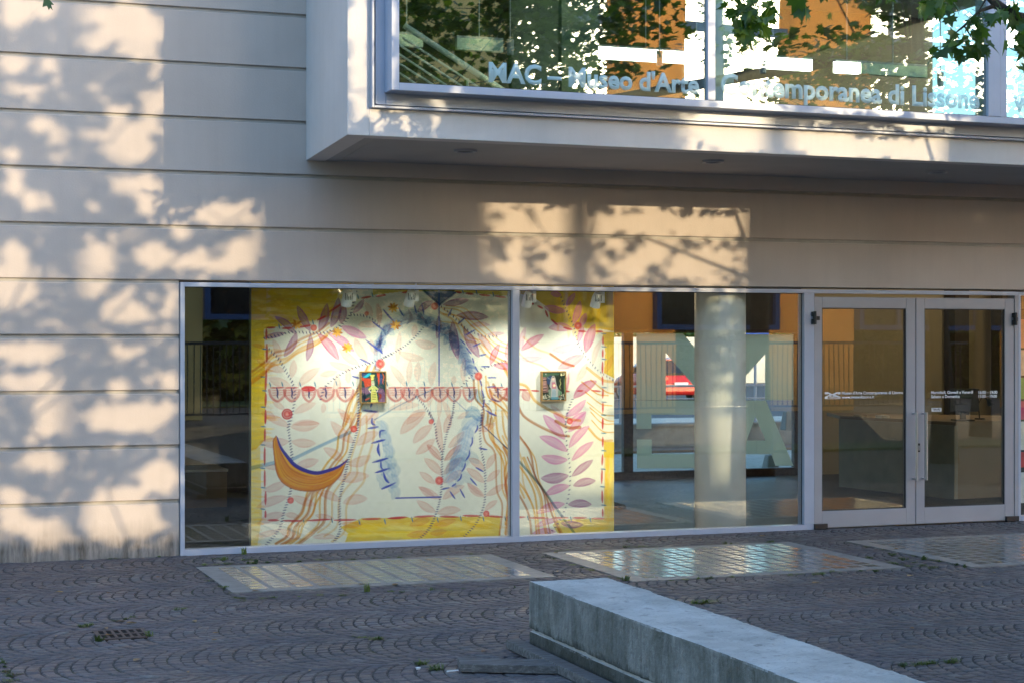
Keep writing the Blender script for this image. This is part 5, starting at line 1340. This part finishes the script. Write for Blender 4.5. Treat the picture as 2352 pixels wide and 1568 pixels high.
for sg_ in ((495, 1416, 600, 1498, 16, 4, 'the left edge of the mural light panel'), (600, 1497, 1355, 1462, 15, 3, 'the near edge of the mural light panel'), (500, 1411, 1230, 1384, 26, 3, 'the far edge of the mural light panel'),
            (1340, 1377, 1955, 1354, 18, 3, 'the far edge of the middle light panel'), (1345, 1385, 1575, 1452, 12, 3, 'the left edge of the middle light panel'), (1590, 1452, 2295, 1420, 22, 3, 'the near edge of the middle light panel'), (1960, 1357, 2290, 1415, 12, 3, 'the right edge of the middle light panel'),
            (2105, 1350, 2400, 1412, 14, 3, 'the left edge of the panel by the doors'), (2410, 1416, 2560, 1405, 5, 3, 'the near edge of the panel by the doors'), (0, 1404, 440, 1388, 12, 3, 'the foot of the left wall'), (180, 1570, 490, 1515, 9, 3, 'a line running past the drain grate'),
            (0, 1640, 30, 1700, 7, 3, 'the bottom left corner'), (455, 1396, 640, 1398, 9, 3, 'the left end of the window sill'), (2210, 1380, 2330, 1420, 12, 3, 'the strip between two light panels'), (2235, 1665, 2400, 1650, 14, 3, 'the setts right of the bench'), (880, 1590, 980, 1600, 6, 3, 'one arc of setts left of the bench'), (1240, 1390, 1330, 1430, 8, 3, 'the strip left of the middle light panel')):
    seg(*sg_)
def put_tuft(px, py, k, label=None, s=1.0, w=''):
    p = gp(px, py)
    if in_excl(p.x, p.y) and label is None: return
    o = link('weed_tuft', tufts[k]); o.location = (p.x, p.y, GZ - .004); o.rotation_euler = (0, 0, rw_.uniform(0, 6.28)); o.scale = (s,) * 3
    tag(o, label or 'tiny weed tuft growing along ' + w, 'weed', 'weeds growing in the paving joints')
for x, y, k, l in named: put_tuft(x, y, k, l, .8)
for x, y, w in extra: put_tuft(x, y, rw_.choice([0, 1, 1, 3, 3, 3]), None, rw_.uniform(.22, .6), w)
# a dark sprig beside the bench
p = gp(1750, 1507); o = link('weed_tuft', tufts[3]); o.location = (p.x, p.y, GZ); o.scale = (1.3, .7, 1.2); tag(o, 'dark green sprig lying on the setts right of the bench', 'weed')
def curl(r_):
    mb = MB(); l, w = r_.uniform(.03, .05), r_.uniform(.012, .022)
    mb.add([(-l, 0, .004), (-l * .3, w, .012), (l * .5, w * .8, .010), (l, 0, .006), (l * .4, -w, .014), (-l * .4, -w * .8, .008), (0, 0, .003)], [(6, 0, 1), (6, 1, 2), (6, 2, 3), (6, 3, 4), (6, 4, 5), (6, 5, 0)])
    me = mb.mesh('dry_leaf'); me.materials.append(M['deadleaf']); return me
cur = [curl(rw_) for _ in range(5)]
for x, y in [(205, 1417), (20, 1497), (150, 1480), (775, 1676), (1262, 1608), (470, 1680), (850, 1420), (715, 1437), (1120, 1392), (1390, 1382), (1620, 1388), (2000, 1372), (2240, 1372), (1750, 1350), (1905, 1340), (640, 1478), (905, 1461), (1010, 1398), (1856, 1402), (2500, 1405)] + [(rw_.uniform(20, 2500), rw_.uniform(1420, 1690)) for _ in range(26)]:
    p = gp(x, y)
    if x > 1230 and x < 2380 and y > 1445 and (x - 1322) * .33 + 1440 < y + 60: continue
    o = link('dry_leaf', rw_.choice(cur)); o.location = (p.x, p.y, GZ + .002); o.rotation_euler = (0, 0, rw_.uniform(0, 6.28)); o.scale = (rw_.uniform(.4, .9),) * 3
    tag(o, 'small dry leaf fallen on the paving', 'dry leaf', 'dry leaves scattered on the paving')
p = gp(1131, 1681); bt_ = MB().tube([(p.x - .03, p.y, GZ + .010), (p.x + .035, p.y + .01, GZ + .010)], .004, 8)
ob = bt_.build('cigarette_butt', M['vinyl']); tag(ob, 'cigarette butt with white paper at the end of the short board', 'cigarette butt')
p = gp(1044, 1672); ob = loft([[(p.x + a * .011 + (k % 2) * .006, p.y + b * .008 + a * .003, GZ + .001 + (k > 1) * .010) for k, b in enumerate((-1, 1, 1, -1))] for a in (-1, 0, 1)]).build('paper_scrap', M['vinyl'])
tag(ob, 'crumpled white paper scrap near the short board', 'paper scrap')

# ================================================================== TREES
# lit patches of the facade, as ellipses (cx, cy, rx, ry) measured on the wall; the crowns leave these sight lines to the sun open
LIT = [(28, 28, 44, 44), (100, 24, 36, 28), (219, 36, 72, 28), (303, 60, 78, 60), (215, 92, 42, 28), (319, 116, 50, 24), (32, 147, 42, 30), (112, 147, 30, 24), (131, 179, 18, 20), (24, 203, 30, 20), (76, 203, 30, 16), (223, 199, 20, 12),
       (355, 160, 18, 30), (343, 227, 30, 30), (271, 255, 36, 16), (92, 283, 32, 24), (135, 311, 28, 28), (207, 307, 30, 18), (295, 327, 66, 56), (347, 279, 26, 40), (139, 359, 36, 16), (24, 355, 30, 20), (32, 418, 28, 36), (80, 462, 40, 24), (124, 470, 14, 12),
       (215, 478, 14, 20), (275, 422, 28, 24), (335, 426, 42, 32), (343, 470, 38, 24), (395, 492, 60, 32), (520, 492, 80, 32), (585, 490, 36, 34), (590, 530, 22, 18), (418, 538, 36, 16), (255, 546, 16, 16), (36, 578, 40, 28), (223, 590, 40, 36), (347, 578, 38, 24), (418, 598, 48, 20), (458, 590, 24, 24), (558, 578, 50, 28), (578, 554, 30, 12), (526, 606, 60, 16),
       (42, 616, 56, 24), (220, 607, 52, 28), (356, 607, 38, 14), (506, 607, 100, 18), (28, 668, 70, 36), (206, 663, 42, 28), (300, 668, 28, 14), (286, 715, 64, 32), (389, 691, 18, 46), (122, 743, 28, 14), (61, 808, 84, 28), (286, 806, 38, 18), (70, 874, 92, 22), (272, 888, 28, 28), (389, 874, 28, 22),
       (127, 944, 62, 58), (281, 958, 106, 36), (338, 940, 70, 18), (94, 1057, 52, 28), (370, 1094, 46, 42), (281, 1132, 70, 18), (28, 1136, 42, 28), (262, 1188, 84, 60), (108, 1226, 60, 36), (28, 1193, 36, 36), (347, 1193, 28, 42),
       (1381, 512, 62, 24), (1500, 510, 80, 30), (1640, 516, 90, 26), (1182, 524, 48, 18), (1160, 486, 30, 10), (1182, 580, 18, 18), (1164, 619, 38, 26), (1292, 607, 30, 26), (1497, 583, 32, 30), (1603, 598, 54, 32), (1440, 622, 34, 32), (1350, 640, 36, 18), (1716, 646, 22, 18), (1410, 560, 30, 16)]
LITB = [(828, 60, 34, 80), (828, 200, 34, 100), (890, 280, 80, 40), (950, 290, 30, 26), (1000, 260, 22, 60), (1620, 300, 80, 26), (1750, 320, 130, 32), (1900, 330, 110, 32), (2030, 345, 150, 24), (2170, 340, 90, 26), (1700, 225, 60, 16), (1960, 270, 70, 14), (2120, 290, 80, 14), (1640, 60, 14, 60), (1640, 180, 14, 40)]
SXR, SZR = SUNV.x / -SUNV.y, SUNV.z / -SUNV.y               # sideways and downward drift of a shadow per metre towards the wall
ell = []
for cx, cy, rx, ry in LIT:
    c = on_y(cx, cy); e = on_y(cx + rx, cy); f = on_y(cx, cy + ry)
    ell.append((c.x, c.z, abs(e.x - c.x), abs(f.z - c.z)))
for cx, cy, rx, ry in LITB:
    p, qq = Vector((*BL(0, 0), 0)), Vector((*BL(1, 0), 0))
    c, e, f = on_v(cx, cy, p, qq), on_v(cx + rx, cy, p, qq), on_v(cx, cy + ry, p, qq)
    ell.append((c.x + c.y * SXR, c.z + c.y * SZR, abs(e.x - c.x), abs(f.z - c.z)))
EL = np.array(ell)
def shadow_pos(P): return P[:, 0] + P[:, 1] * SXR, P[:, 2] + P[:, 1] * SZR
def lit_mask(P, grow=.0):
    xs, zs = shadow_pos(P)
    m = np.zeros(len(P), bool)
    for cx, cz, rx, rz in EL:
        m |= ((xs - cx) / (rx + grow)) ** 2 + ((zs - cz) / (rz + grow)) ** 2 < 1
    return m
def in_view(P, margin=14):
    f = np.array([math.sin(YAW), math.cos(YAW), 0]); r_ = np.array([math.cos(YAW), -math.sin(YAW), 0]); v = P - np.array(CAM)
    dep = v @ f; dd = np.maximum(dep, .05)
    px, py = CX + FPX * (v @ r_) / dd, CY - FPX * v[:, 2] / dd
    mg = margin + .1 * FPX / dd
    return (dep > .05) & (px > -mg) & (px < 2352 + mg) & (py > -mg) & (py < 1568 + mg)
OUT = [(0, -.05), (.10, .02), (.42, -.02), (.30, .14), (.52, .30), (.34, .33), (.36, .52), (.16, .44), (0, .80), (-.16, .44), (-.36, .52), (-.34, .33), (-.52, .30), (-.30, .14), (-.42, -.02), (-.10, .02)]
OUTA = np.array([(x, y - .3, -.18 * abs(x) - .10 * (y - .3) ** 2) for x, y in OUT])
def leaf_cloud(name, P, size, mat, parent, kind=None, flat=.5):
    n = len(P)
    if n == 0: return None
    k = len(OUTA)
    yaw = rng.uniform(0, 2 * np.pi, n); pit = rng.normal(0, flat, n) - .35; rol = rng.normal(0, flat, n)
    s = size * rng.uniform(.65, 1.2, n)
    cy_, sy_ = np.cos(yaw), np.sin(yaw); cp, sp = np.cos(pit), np.sin(pit); cr, sr = np.cos(rol), np.sin(rol)
    L = OUTA[None] * s[:, None, None]
    x, y, z = L[..., 0], L[..., 1], L[..., 2]
    x, z = x * cr[:, None] + z * sr[:, None], -x * sr[:, None] + z * cr[:, None]
    y, z = y * cp[:, None] - z * sp[:, None], y * sp[:, None] + z * cp[:, None]
    x, y = x * cy_[:, None] - y * sy_[:, None], x * sy_[:, None] + y * cy_[:, None]
    V = np.stack([x, y, z], -1) + P[:, None, :]
    me = np_mesh(name, V.reshape(-1, 3), np.arange(n * k), np.arange(n) * k, np.full(n, k))
    set_attr(me, 'tint', np.repeat(rng.uniform(0, 1, (n, 1)), k, 0) * np.ones((1, 3)))
    return link(name, me, M[mat], parent, kind)
def tree(label, base, lean, h, r0, cloud, limb_targets, size=.13, name='maple_tree', group='maple trees on the square'):
    t = thing(name, label, 'tree', base, group)
    b = Vector(base); top = b + Vector((lean[0], lean[1], h))
    pts = [b + Vector((lean[0] * f ** 1.5 + .05 * math.sin(f * 5 + b.x), lean[1] * f ** 1.5 + .05 * math.cos(f * 4), h * f)) for f in np.linspace(0, 1, 9)]
    MB().tube(pts, [r0 * (1.25 - .25 * min(1, f * 6)) * (1 - .72 * f) for f in np.linspace(0, 1, 9)], 12).build('trunk', M['bark'], t, smooth=True)
    mb = MB()
    for i, q_ in enumerate(limb_targets):
        f = .38 + .6 * ((i * .37) % 1); k = int(f * 8); s = pts[k]
        q_ = Vector(q_); m1 = s.lerp(q_, .4) + Vector((0, 0, .25)); m2 = s.lerp(q_, .75) + Vector((rng.normal(0, .1), rng.normal(0, .1), .15))
        rr = r0 * (.17 - .08 * f)
        mb.tube([s, m1, m2, q_], [rr, rr * .7, rr * .42, .010], 7)
        for j in range(3):
            c = m1.lerp(q_, .3 + .22 * j); e = c + Vector((rng.normal(0, .5), rng.normal(0, .5), rng.normal(.1, .3)))
            mb.tube([c, c.lerp(e, .5) + Vector((0, 0, .06)), e], [rr * .35, rr * .22, .005], 5)
    mb.build('limb', M['bark'], t, smooth=True)
    leaf_cloud('crown', cloud, size, 'leaf', t)
    return t
def clump_noise(P, f=1.7, th=.0):
    return (np.sin(P[:, 0] * f + 1.3 * np.sin(P[:, 1] * f * .8)) + np.sin(P[:, 1] * f * 1.1 + 2.1 * np.sin(P[:, 2] * f * .7)) + np.sin(P[:, 2] * f * 1.9 + P[:, 0])) > th
def shade_cloud(n, xs, zs, ds, keep=None):
    xs, zs, d = rng.uniform(*xs, n), rng.uniform(*zs, n), rng.uniform(*ds, n)
    P = np.stack([xs + d * SXR, -d, zs + d * SZR], -1)
    P = P[~lit_mask(P)]
    return P[~in_view(P)]
def ball(n, c, r_, th=-.4):
    v = rng.normal(0, 1, (n, 3)); v /= np.linalg.norm(v, axis=1)[:, None]
    P = np.array(c) + v * np.array(r_) * rng.uniform(.25, 1, (n, 1)) ** .5
    P = P[clump_noise(P, 2.2, th)]
    P = P[~in_view(P)]; P = P[~lit_mask(P)]
    P = P[(P[:, 1] < -2.4) & (P[:, 2] > 1.2)]
    return P
E = (5.7, -9.3, GZ)
cl = np.vstack([shade_cloud(14000, (.3, 3.25), (-.4, 5.4), (7.4, 10.6)), ball(6500, (6.9, -9.6, 5.6), (2.5, 2.2, 1.7), -1.3)])
cl = cl[(cl[:, 0] > 4.2)]
tree('leafy maple tree on the square whose crown shades the left wall', E, (.3, .2, 0), 6.2, .11, cl, [tuple(cl[i]) for i in rng.integers(0, len(cl), 9)])
D_ = (10.3, -5.2, GZ)
cl = np.vstack([shade_cloud(6500, (3.0, 9.6), (1.4, 5.4), (3.2, 7.6)), ball(15000, (9.2, -5.4, 5.6), (3.2, 2.6, 2.0), -3)])
cl = cl[(np.hypot(cl[:, 0] - 9.0, cl[:, 1] + 5.2) < 3.9) & (cl[:, 2] > 2.6)]
cl = cl[(cl[:, 2] < 3.75) | clump_noise(cl, 1.35, .95)]
cl = cl[(shadow_pos(cl)[1] > 2.75) | (cl[:, 1] < -6.4)]
td = tree('leafy maple tree whose branches hang into the top of the picture', D_, (-.2, .3, 0), 6.2, .15, cl, [tuple(cl[i]) for i in rng.integers(0, len(cl), 8)])
B_ = (14.1, -7.1, GZ)
cl = np.vstack([shade_cloud(8500, (4.6, 9.8), (1.0, 4.6), (6.6, 10.6)), ball(13000, (13.6, -7.4, 5.8), (3.4, 3.0, 2.2), -3)])
cl = cl[(np.hypot(cl[:, 0] - 14, cl[:, 1] + 7.4) < 5.7) & (cl[:, 2] > 2.8)]
cl = cl[(cl[:, 2] < 3.75) | clump_noise(cl, 1.35, .95)]
tree('maple tree standing opposite the glazed doors and mirrored in them', B_, (-.1, -.1, 0), 6.6, .17, cl, [tuple(cl[i]) for i in rng.integers(0, len(cl), 9)])
G_ = (18.6, -12.6, GZ)
cl = ball(4200, (18.4, -12.6, 6.2), (3.4, 3.2, 3.0))
tree('maple tree at the far right end of the square', G_, (.1, .1, 0), 6.6, .17, cl, [tuple(cl[i]) for i in rng.integers(0, len(cl), 12)])
C_ = (-3.4, -6.4, GZ)
cl = ball(2500, (-3.4, -6.4, 5.6), (2.6, 2.6, 2.2))
tc = tree('small maple tree left of the picture with one leaf reaching in', C_, (.2, .0, 0), 5.4, .12, cl, [tuple(cl[i]) for i in rng.integers(0, len(cl), 10)])

# foreground sprays: single large leaves and the branch that carries them
def big_leaf(r_):
    mb = MB(); n = len(OUT); fold = r_.uniform(.15, .5); cup = r_.uniform(-.5, .35)
    def z(x, y): return -fold * abs(x) * .6 + cup * (y - .3) ** 2 - .12 * x * x
    vs = [(x, y, z(x, y)) for x, y in OUT] + [(0, y, z(0, y) + .012) for y in (.08, .3, .52)]
    c0, c1, c2 = n, n + 1, n + 2
    fs = [(0, 1, c0), (1, 2, 3, c0), (3, 4, 5, c1), (c0, 3, c1), (5, 6, 7, c2), (c1, 5, c2), (7, 8, c2), (8, 9, c2), (9, 10, 11, c2), (c2, 11, c1), (11, 12, 13, c1), (c1, 13, c0), (13, 14, 15, c0), (15, 0, c0)]
    mb.add([(x, y + .05, zz) for x, y, zz in vs], fs)
    mb.tube([(0, 0, 0), (0, -.25, .03), (0, -.5, .12)], .010, 4, False)
    me = mb.mesh('leaf'); me.materials.append(M['leaf']); return me
rl_ = random.Random(9)
bigs = [big_leaf(rl_) for _ in range(7)]
def spray(px, py, n, rx, ry, dep, parent, s=.125, droop=1.0):
    for _ in range(n):
        a = rl_.uniform(0, 6.283); r_ = math.sqrt(rl_.random())
        p = at_depth(px + rx * r_ * math.cos(a), py + ry * r_ * math.sin(a), dep + rl_.uniform(-.22, .22))
        o = link('leaf', rl_.choice(bigs)); o.location = p
        o.rotation_euler = (R(180 + rl_.gauss(60, 26)) * droop, rl_.gauss(0, .4), rl_.uniform(-2.2, 2.2))
        o.scale = (s * rl_.uniform(.7, 1.2),) * 3
        o.parent = parent; o.matrix_parent_inverse = Matrix.Translation(parent.location).inverted()
DEP = 10.4
spray(1722, 14, 34, 56, 50, DEP, td); spray(1730, 60, 16, 38, 26, DEP, td); spray(1700, 40, 10, 30, 36, DEP, td); spray(1842, 2, 5, 14, 20, DEP, td)
spray(2130, 6, 9, 32, 16, DEP, td); spray(2182, 12, 10, 34, 26, DEP, td); spray(2240, 52, 9, 30, 22, DEP, td); spray(2200, 88, 8, 34, 22, DEP, td); spray(2222, 112, 7, 36, 18, DEP, td); spray(2150, 118, 4, 18, 14, DEP, td); spray(2255, 96, 5, 26, 18, DEP, td)
spray(2300, 22, 10, 44, 26, DEP, td); spray(2330, 70, 12, 34, 30, DEP, td); spray(2322, 100, 3, 12, 14, DEP, td); spray(2362, 130, 9, 26, 50, DEP, td)
spray(1960, -30, 20, 120, 26, DEP, td); spray(2080, -34, 14, 120, 20, DEP, td)
T_ = lambda x, y, d=DEP: at_depth(x, y, d)
bm = MB()
bm.tube([T_(2440, 10), T_(2370, 48), T_(2336, 40), T_(2305, 22), T_(2280, 2), T_(2240, -40), T_(2120, -90)], [.042, .038, .034, .030, .026, .02, .012], 8)
bm.tube([T_(2290, 12), T_(2250, 26), T_(2215, 60), T_(2195, 76)], [.014, .010, .007, .004], 6)
bm.tube([T_(2215, 60), T_(2235, 92)], [.006, .003], 5); bm.tube([T_(2270, -10), T_(2252, 20), T_(2248, 40)], [.006, .005, .003], 5)
bm.tube([T_(2200, -56), T_(1980, -60), T_(1800, -40), T_(1725, 10), T_(1715, 60)], [.018, .016, .013, .008, .004], 6)
bm.tube([T_(2440, 10), T_(2560, -120), Vector((10.25, -5.15, 4.7))], [.043, .05, .06], 8)
bm.build('branch', M['bark'], td, smooth=True)
p = at_depth(112, -6, 8.2)
o = link('leaf', bigs[2], None); o.location = p; o.rotation_euler = (R(250), .9, R(40)); o.scale = (.10, .13, .12)
o.parent = tc; o.matrix_parent_inverse = Matrix.Translation(tc.location).inverted()
MB().tube([Vector((-2.4, -6.3, 4.0)), Vector((-.6, -6.0, 3.75)), p + Vector((0, 0, .04))], [.02, .010, .003], 6).build('branch', M['bark'], tc, smooth=True)

# ================================================================== OPPOSITE SIDE OF THE SQUARE (seen mirrored in the glass)
OY = -24.0
opp = thing('orange_building', 'orange rendered building with blue window bays across the square', 'building', (14, OY - 3, GZ))
for x0, x1, z1 in ((-30, 6.75, 9.7), (9.6, 14.0, 9.7), (16.33, 18.05, 9.7), (20.72, 22.9, 9.7), (27.5, 60, 9.7)):  # outermost blocks extended to close off low sky and bounce orange light
    B(x0, x1, OY - .45, OY, GZ, z1).build('pier', M['orange_glow' if x0 > 15 else 'orange'], opp)  # right-hand piers get the added backlit glow
for x0, x1, z0, z1 in ((6.76, 9.59, 2.15, 4.3), (14.01, 16.32, 2.0, 4.1), (17.45, 19.25, 1.96, 6.15), (19.26, 20.71, 1.96, 4.5), (22.91, 27.49, 1.96, 6.95)):  # two highest tops raised to block sun from the mural and right wall
    y1 = OY + .25
    wb = MB()
    f = .12
    wb.box(x0, x0 + f, OY - .06, y1, z0, z1).box(x1 - f, x1, OY - .06, y1, z0, z1).box(x0 + f + .001, x1 - f - .001, OY - .06, y1, z0, z0 + f).box(x0 + f + .001, x1 - f - .001, OY - 1.5, y1, z1 - f, z1)
    nm = max(1, int((x1 - x0) / 1.0))
    for k in range(1, nm):
        xx = x0 + (x1 - x0) * k / nm; wb.box(xx - .04, xx + .04, y1 - .12, y1 - .02, z0 + f + .001, z1 - f - .001)
    w_o = wb.build('window_bay', M['blue'], opp)
    B(x0 + f + .001, x1 - f - .001, y1 - .16, y1 - .13, z0 + f + .001, z1 - f - .001).build('pane', M['darkglass'], w_o)
for x0, x1, xs_m in ((14.01, 16.32, (14.7,)), (18.06, 20.71, (18.9, 19.0)), (22.91, 27.49, (23.5, 24.4, 25.5))):
    gm = MB()
    for z in (8.5, 9.5): gm.box(x0, x1, OY - .16, OY - .06, z, z + .2)
    for xm in xs_m: gm.box(xm - .05, xm + .05, OY - .155, OY - .065, (4.301 if x0 < 16 else 6.16 if x0 < 22 else 6.96), 8.499).box(xm - .05, xm + .05, OY - .155, OY - .065, 8.701, 9.499)
    g_o = gm.build('screen_frame', M['greyframe'], opp)
fence = thing('metal_railing', 'dark metal bar railing across the square in front of the orange building', 'railing', (12, OY + 3, GZ))
fy = OY + 3.2
MB().box(4.5, 24, fy - .03, fy + .03, 1.62, 1.68).box(4.5, 24, fy - .03, fy + .03, .22, .26).build('rail', M['railing'], fence)
bm_ = MB().box(-.009, .009, -.009, .009, .2605, 1.6195).mesh('bar'); bm_.materials.append(M['railing'])
for k in range(150):
    o = link('bar', bm_); o.location = (4.6 + k * .129, fy, 0); o.parent = fence; o.matrix_parent_inverse = Matrix.Translation(fence.location).inverted()
lawn = B(-30, 60, OY - 30, OY - 7, GZ - .013, GZ + .03).build('lawn', M['grass'], None, 'structure')
strip = B(6, 40, -11.2, -9.9, GZ - .013, GZ + .035).build('grass_strip', M['grass'], None, 'structure')
n = 26000
P = np.stack([rng.uniform(-6, 44, n), rng.uniform(OY - 14, OY - 11, n), rng.uniform(.05, 2.35, n)], -1)
hd = leaf_cloud('hedge', P, .75, 'hedge', None); tag(hd, 'tall dark green hedge behind the orange building', 'hedge')

# ================================================================== BEHIND THE MUSEUM (seen through the rear glazing)
B(-40, 70, HY + .31, 22, -.5, GZ - .02).build('gravel_ground', M['gravel'], None, 'structure')
B(-60, 160, 22.02, 190, -1.0, -.42).build('street', M['asphalt'], None, 'structure')
wl_ = thing('garden_wall', 'low weathered concrete wall in the garden behind the hall', 'wall', (10, 11.6, GZ))
B(2, 22, 11.5, 11.8, GZ - .05, .34).build('wall_body', M['old_conc'], wl_); B(1.95, 22.05, 11.46, 11.84, .341, .38).build('coping', M['old_conc'], wl_)
B(2, 22, 10.7, 11.49, GZ - .019, GZ + .02).build('brick_edging', M['brick_edge'], None, 'structure')
fr_ = thing('garden_fence', 'thin grey pipe fence above the low garden wall', 'fence', (10, 13.5, GZ))
MB().tube([(2, 13.5, .92), (22, 13.5, .92)], .02, 6).tube([(2, 13.5, .70), (22, 13.5, .70)], .014, 6).build('rail', M['greyframe'], fr_)
for k in range(11): MB().tube([(2 + 2 * k, 13.5, GZ - .05), (2 + 2 * k, 13.5, .93)], .024, 6).build('post', M['greyframe'], fr_)
f7 = lambda x, y: ((1500 + x * .3444) / K, (700 + y * .3444) / K)
for (x0, x1, y0, y1), lab in (((1318, 1410, 900, 1040), 'tall tapered concrete block in the garden behind the right-hand initial'), ((1185, 1290, 1265, 1370), 'low tapered concrete stump on the gravel just behind the rear glass')):
    a = at_depth(*f7((x0 + x1) / 2, y1), 27.5) if y0 < 1000 else on_z(*f7((x0 + x1) / 2, y1), GZ - .02)
    dep = project(a)[2]; w = (x1 - x0) * .3444 / 1.0884 / FPX * dep; h = (y1 - y0) * .3444 / 1.0884 / FPX * dep
    z0 = a.z if y0 > 1000 else .30
    mb = MB(); vs = [(a.x + sx__ * w * .5 * k, a.y + sy__ * w * .5 * k, z) for z, k in ((z0, 1), (z0 + h, .62)) for sx__, sy__ in ((-1, -1), (1, -1), (1, 1), (-1, 1))]
    mb.add(vs, [(3, 2, 1, 0), (4, 5, 6, 7), (0, 1, 5, 4), (1, 2, 6, 5), (2, 3, 7, 6), (3, 0, 4, 7)])
    o = mb.build('stone_block', M['old_conc'], None, bev=.02); tag(o, lab, 'stone block')
# parked car, tail towards the hall
cd = 62.0; cp = at_depth(1700 / K, 1003 / K, cd); CZ = -.42
car = thing('parked_car', 'red hatchback parked with its tail to the rear glass of the hall', 'car', (cp.x, cp.y, CZ))
M['carred'] = plain('car_paint', (.45, .02, .02, 1), .25, var=.03); M['carglass'] = plain('car_glass', (.02, .025, .03, 1), .08); M['tail'] = plain('tail_lamp_plastic', (.6, .03, .03, 1), .2)
def car_loft(secs, name, mat, **k):
    mb = MB(); vs = []; fs = []
    for y, hw, z0, z1, tw in secs: vs += [(cp.x - hw, cp.y + y, CZ + z0), (cp.x + hw, cp.y + y, CZ + z0), (cp.x + hw, cp.y + y, CZ + z0 + (z1 - z0) * .6), (cp.x + tw, cp.y + y, CZ + z1), (cp.x - tw, cp.y + y, CZ + z1), (cp.x - hw, cp.y + y, CZ + z0 + (z1 - z0) * .6)]
    for i in range(len(secs) - 1):
        for j in range(6): fs.append((i * 6 + j, i * 6 + (j + 1) % 6, (i + 1) * 6 + (j + 1) % 6, (i + 1) * 6 + j))
    fs += [(5, 4, 3, 2, 1, 0), tuple((len(secs) - 1) * 6 + j for j in range(6))]
    return mb.add(vs, fs).build(name, mat, car, **k)
car_loft([(-.05, .78, .30, .62, .74), (.1, .88, .22, .92, .82), (.9, .90, .20, .96, .84), (3.0, .90, .20, .94, .84), (3.9, .86, .22, .78, .74), (4.1, .74, .30, .60, .66)], 'body', M['carred'], bev=.04)
car_loft([(.12, .80, .90, 1.0, .76), (.45, .78, .90, 1.44, .56), (1.6, .78, .90, 1.50, .58), (2.3, .78, .90, 1.40, .56), (3.1, .78, .88, .96, .7)], 'cabin', M['carglass'], bev=.03)
car_loft([(.46, .57, 1.445, 1.475, .54), (1.6, .59, 1.50, 1.535, .55), (2.28, .57, 1.41, 1.43, .54)], 'roof', M['carred'])
B(cp.x - .84, cp.x + .84, cp.y - .11, cp.y - .06, CZ + .34, CZ + .52).build('bumper', M['carred'], car, bev=.02)
for s_ in (-1, 1):
    B(cp.x + s_ * .62 - .16, cp.x + s_ * .62 + .16, cp.y - .03, cp.y + .08, CZ + .72, CZ + .88).build('tail_lamp', M['tail'], car, bev=.02)
B(cp.x - .26, cp.x + .26, cp.y - .125, cp.y - .112, CZ + .56, CZ + .67).build('number_plate', M['vinyl'], car)
for s_ in (-1, 1):
    for y in (.75, 3.3):
        w_ = MB().tube([(cp.x + s_ * .72, cp.y + y, CZ + .31), (cp.x + s_ * .90, cp.y + y, CZ + .31)], .31, 18).build('wheel', M['gasket'], car)
        MB().tube([(cp.x + s_ * .895, cp.y + y, CZ + .31), (cp.x + s_ * .905, cp.y + y, CZ + .31)], .19, 12).build('rim', M['steel'], w_)
sgp = at_depth(1888 / K, 832 / K, 36)
sg = thing('road_sign', 'round blue road sign on a post beyond the rear glazing', 'road sign', (sgp.x, sgp.y, -.42))
MB().tube([(sgp.x, sgp.y, -.42), (sgp.x, sgp.y, sgp.z + .3)], .03, 8).build('post', M['greyframe'], sg)
MB().tube([(sgp.x, sgp.y - .045, sgp.z), (sgp.x, sgp.y - .035, sgp.z)], .30, 24).build('disc', plain('sign_blue', (.01, .09, .42, 1), .4), sg)
fw = thing('boundary_wall', 'tall pale weathered boundary wall across the street behind the hall', 'wall', (40, 70, -.42))
B(24, 70, 66, 66.4, -.42, 1.9).build('wall_body', plain('pale_render', (.50, .48, .44, 1), .9, var=.3, scale=.8), fw)
n = 9000
P = np.stack([rng.uniform(-5, 80, n), rng.uniform(70, 76, n), np.abs(rng.normal(2.0, 2.0, n)) + .2], -1)
hb_ = leaf_cloud('hedge', P, .8, 'hedge', None); tag(hb_, 'bright hedge and shrubs along the street behind the hall', 'hedge')
n = 500
P = np.stack([rng.normal(9.6, .5, n), rng.normal(12.4, .25, n), np.abs(rng.normal(0, .28, n)) + .15], -1)
sh_o = leaf_cloud('shrub', P, .13, 'leaf', None); tag(sh_o, 'small green shrub behind the low garden wall', 'shrub')
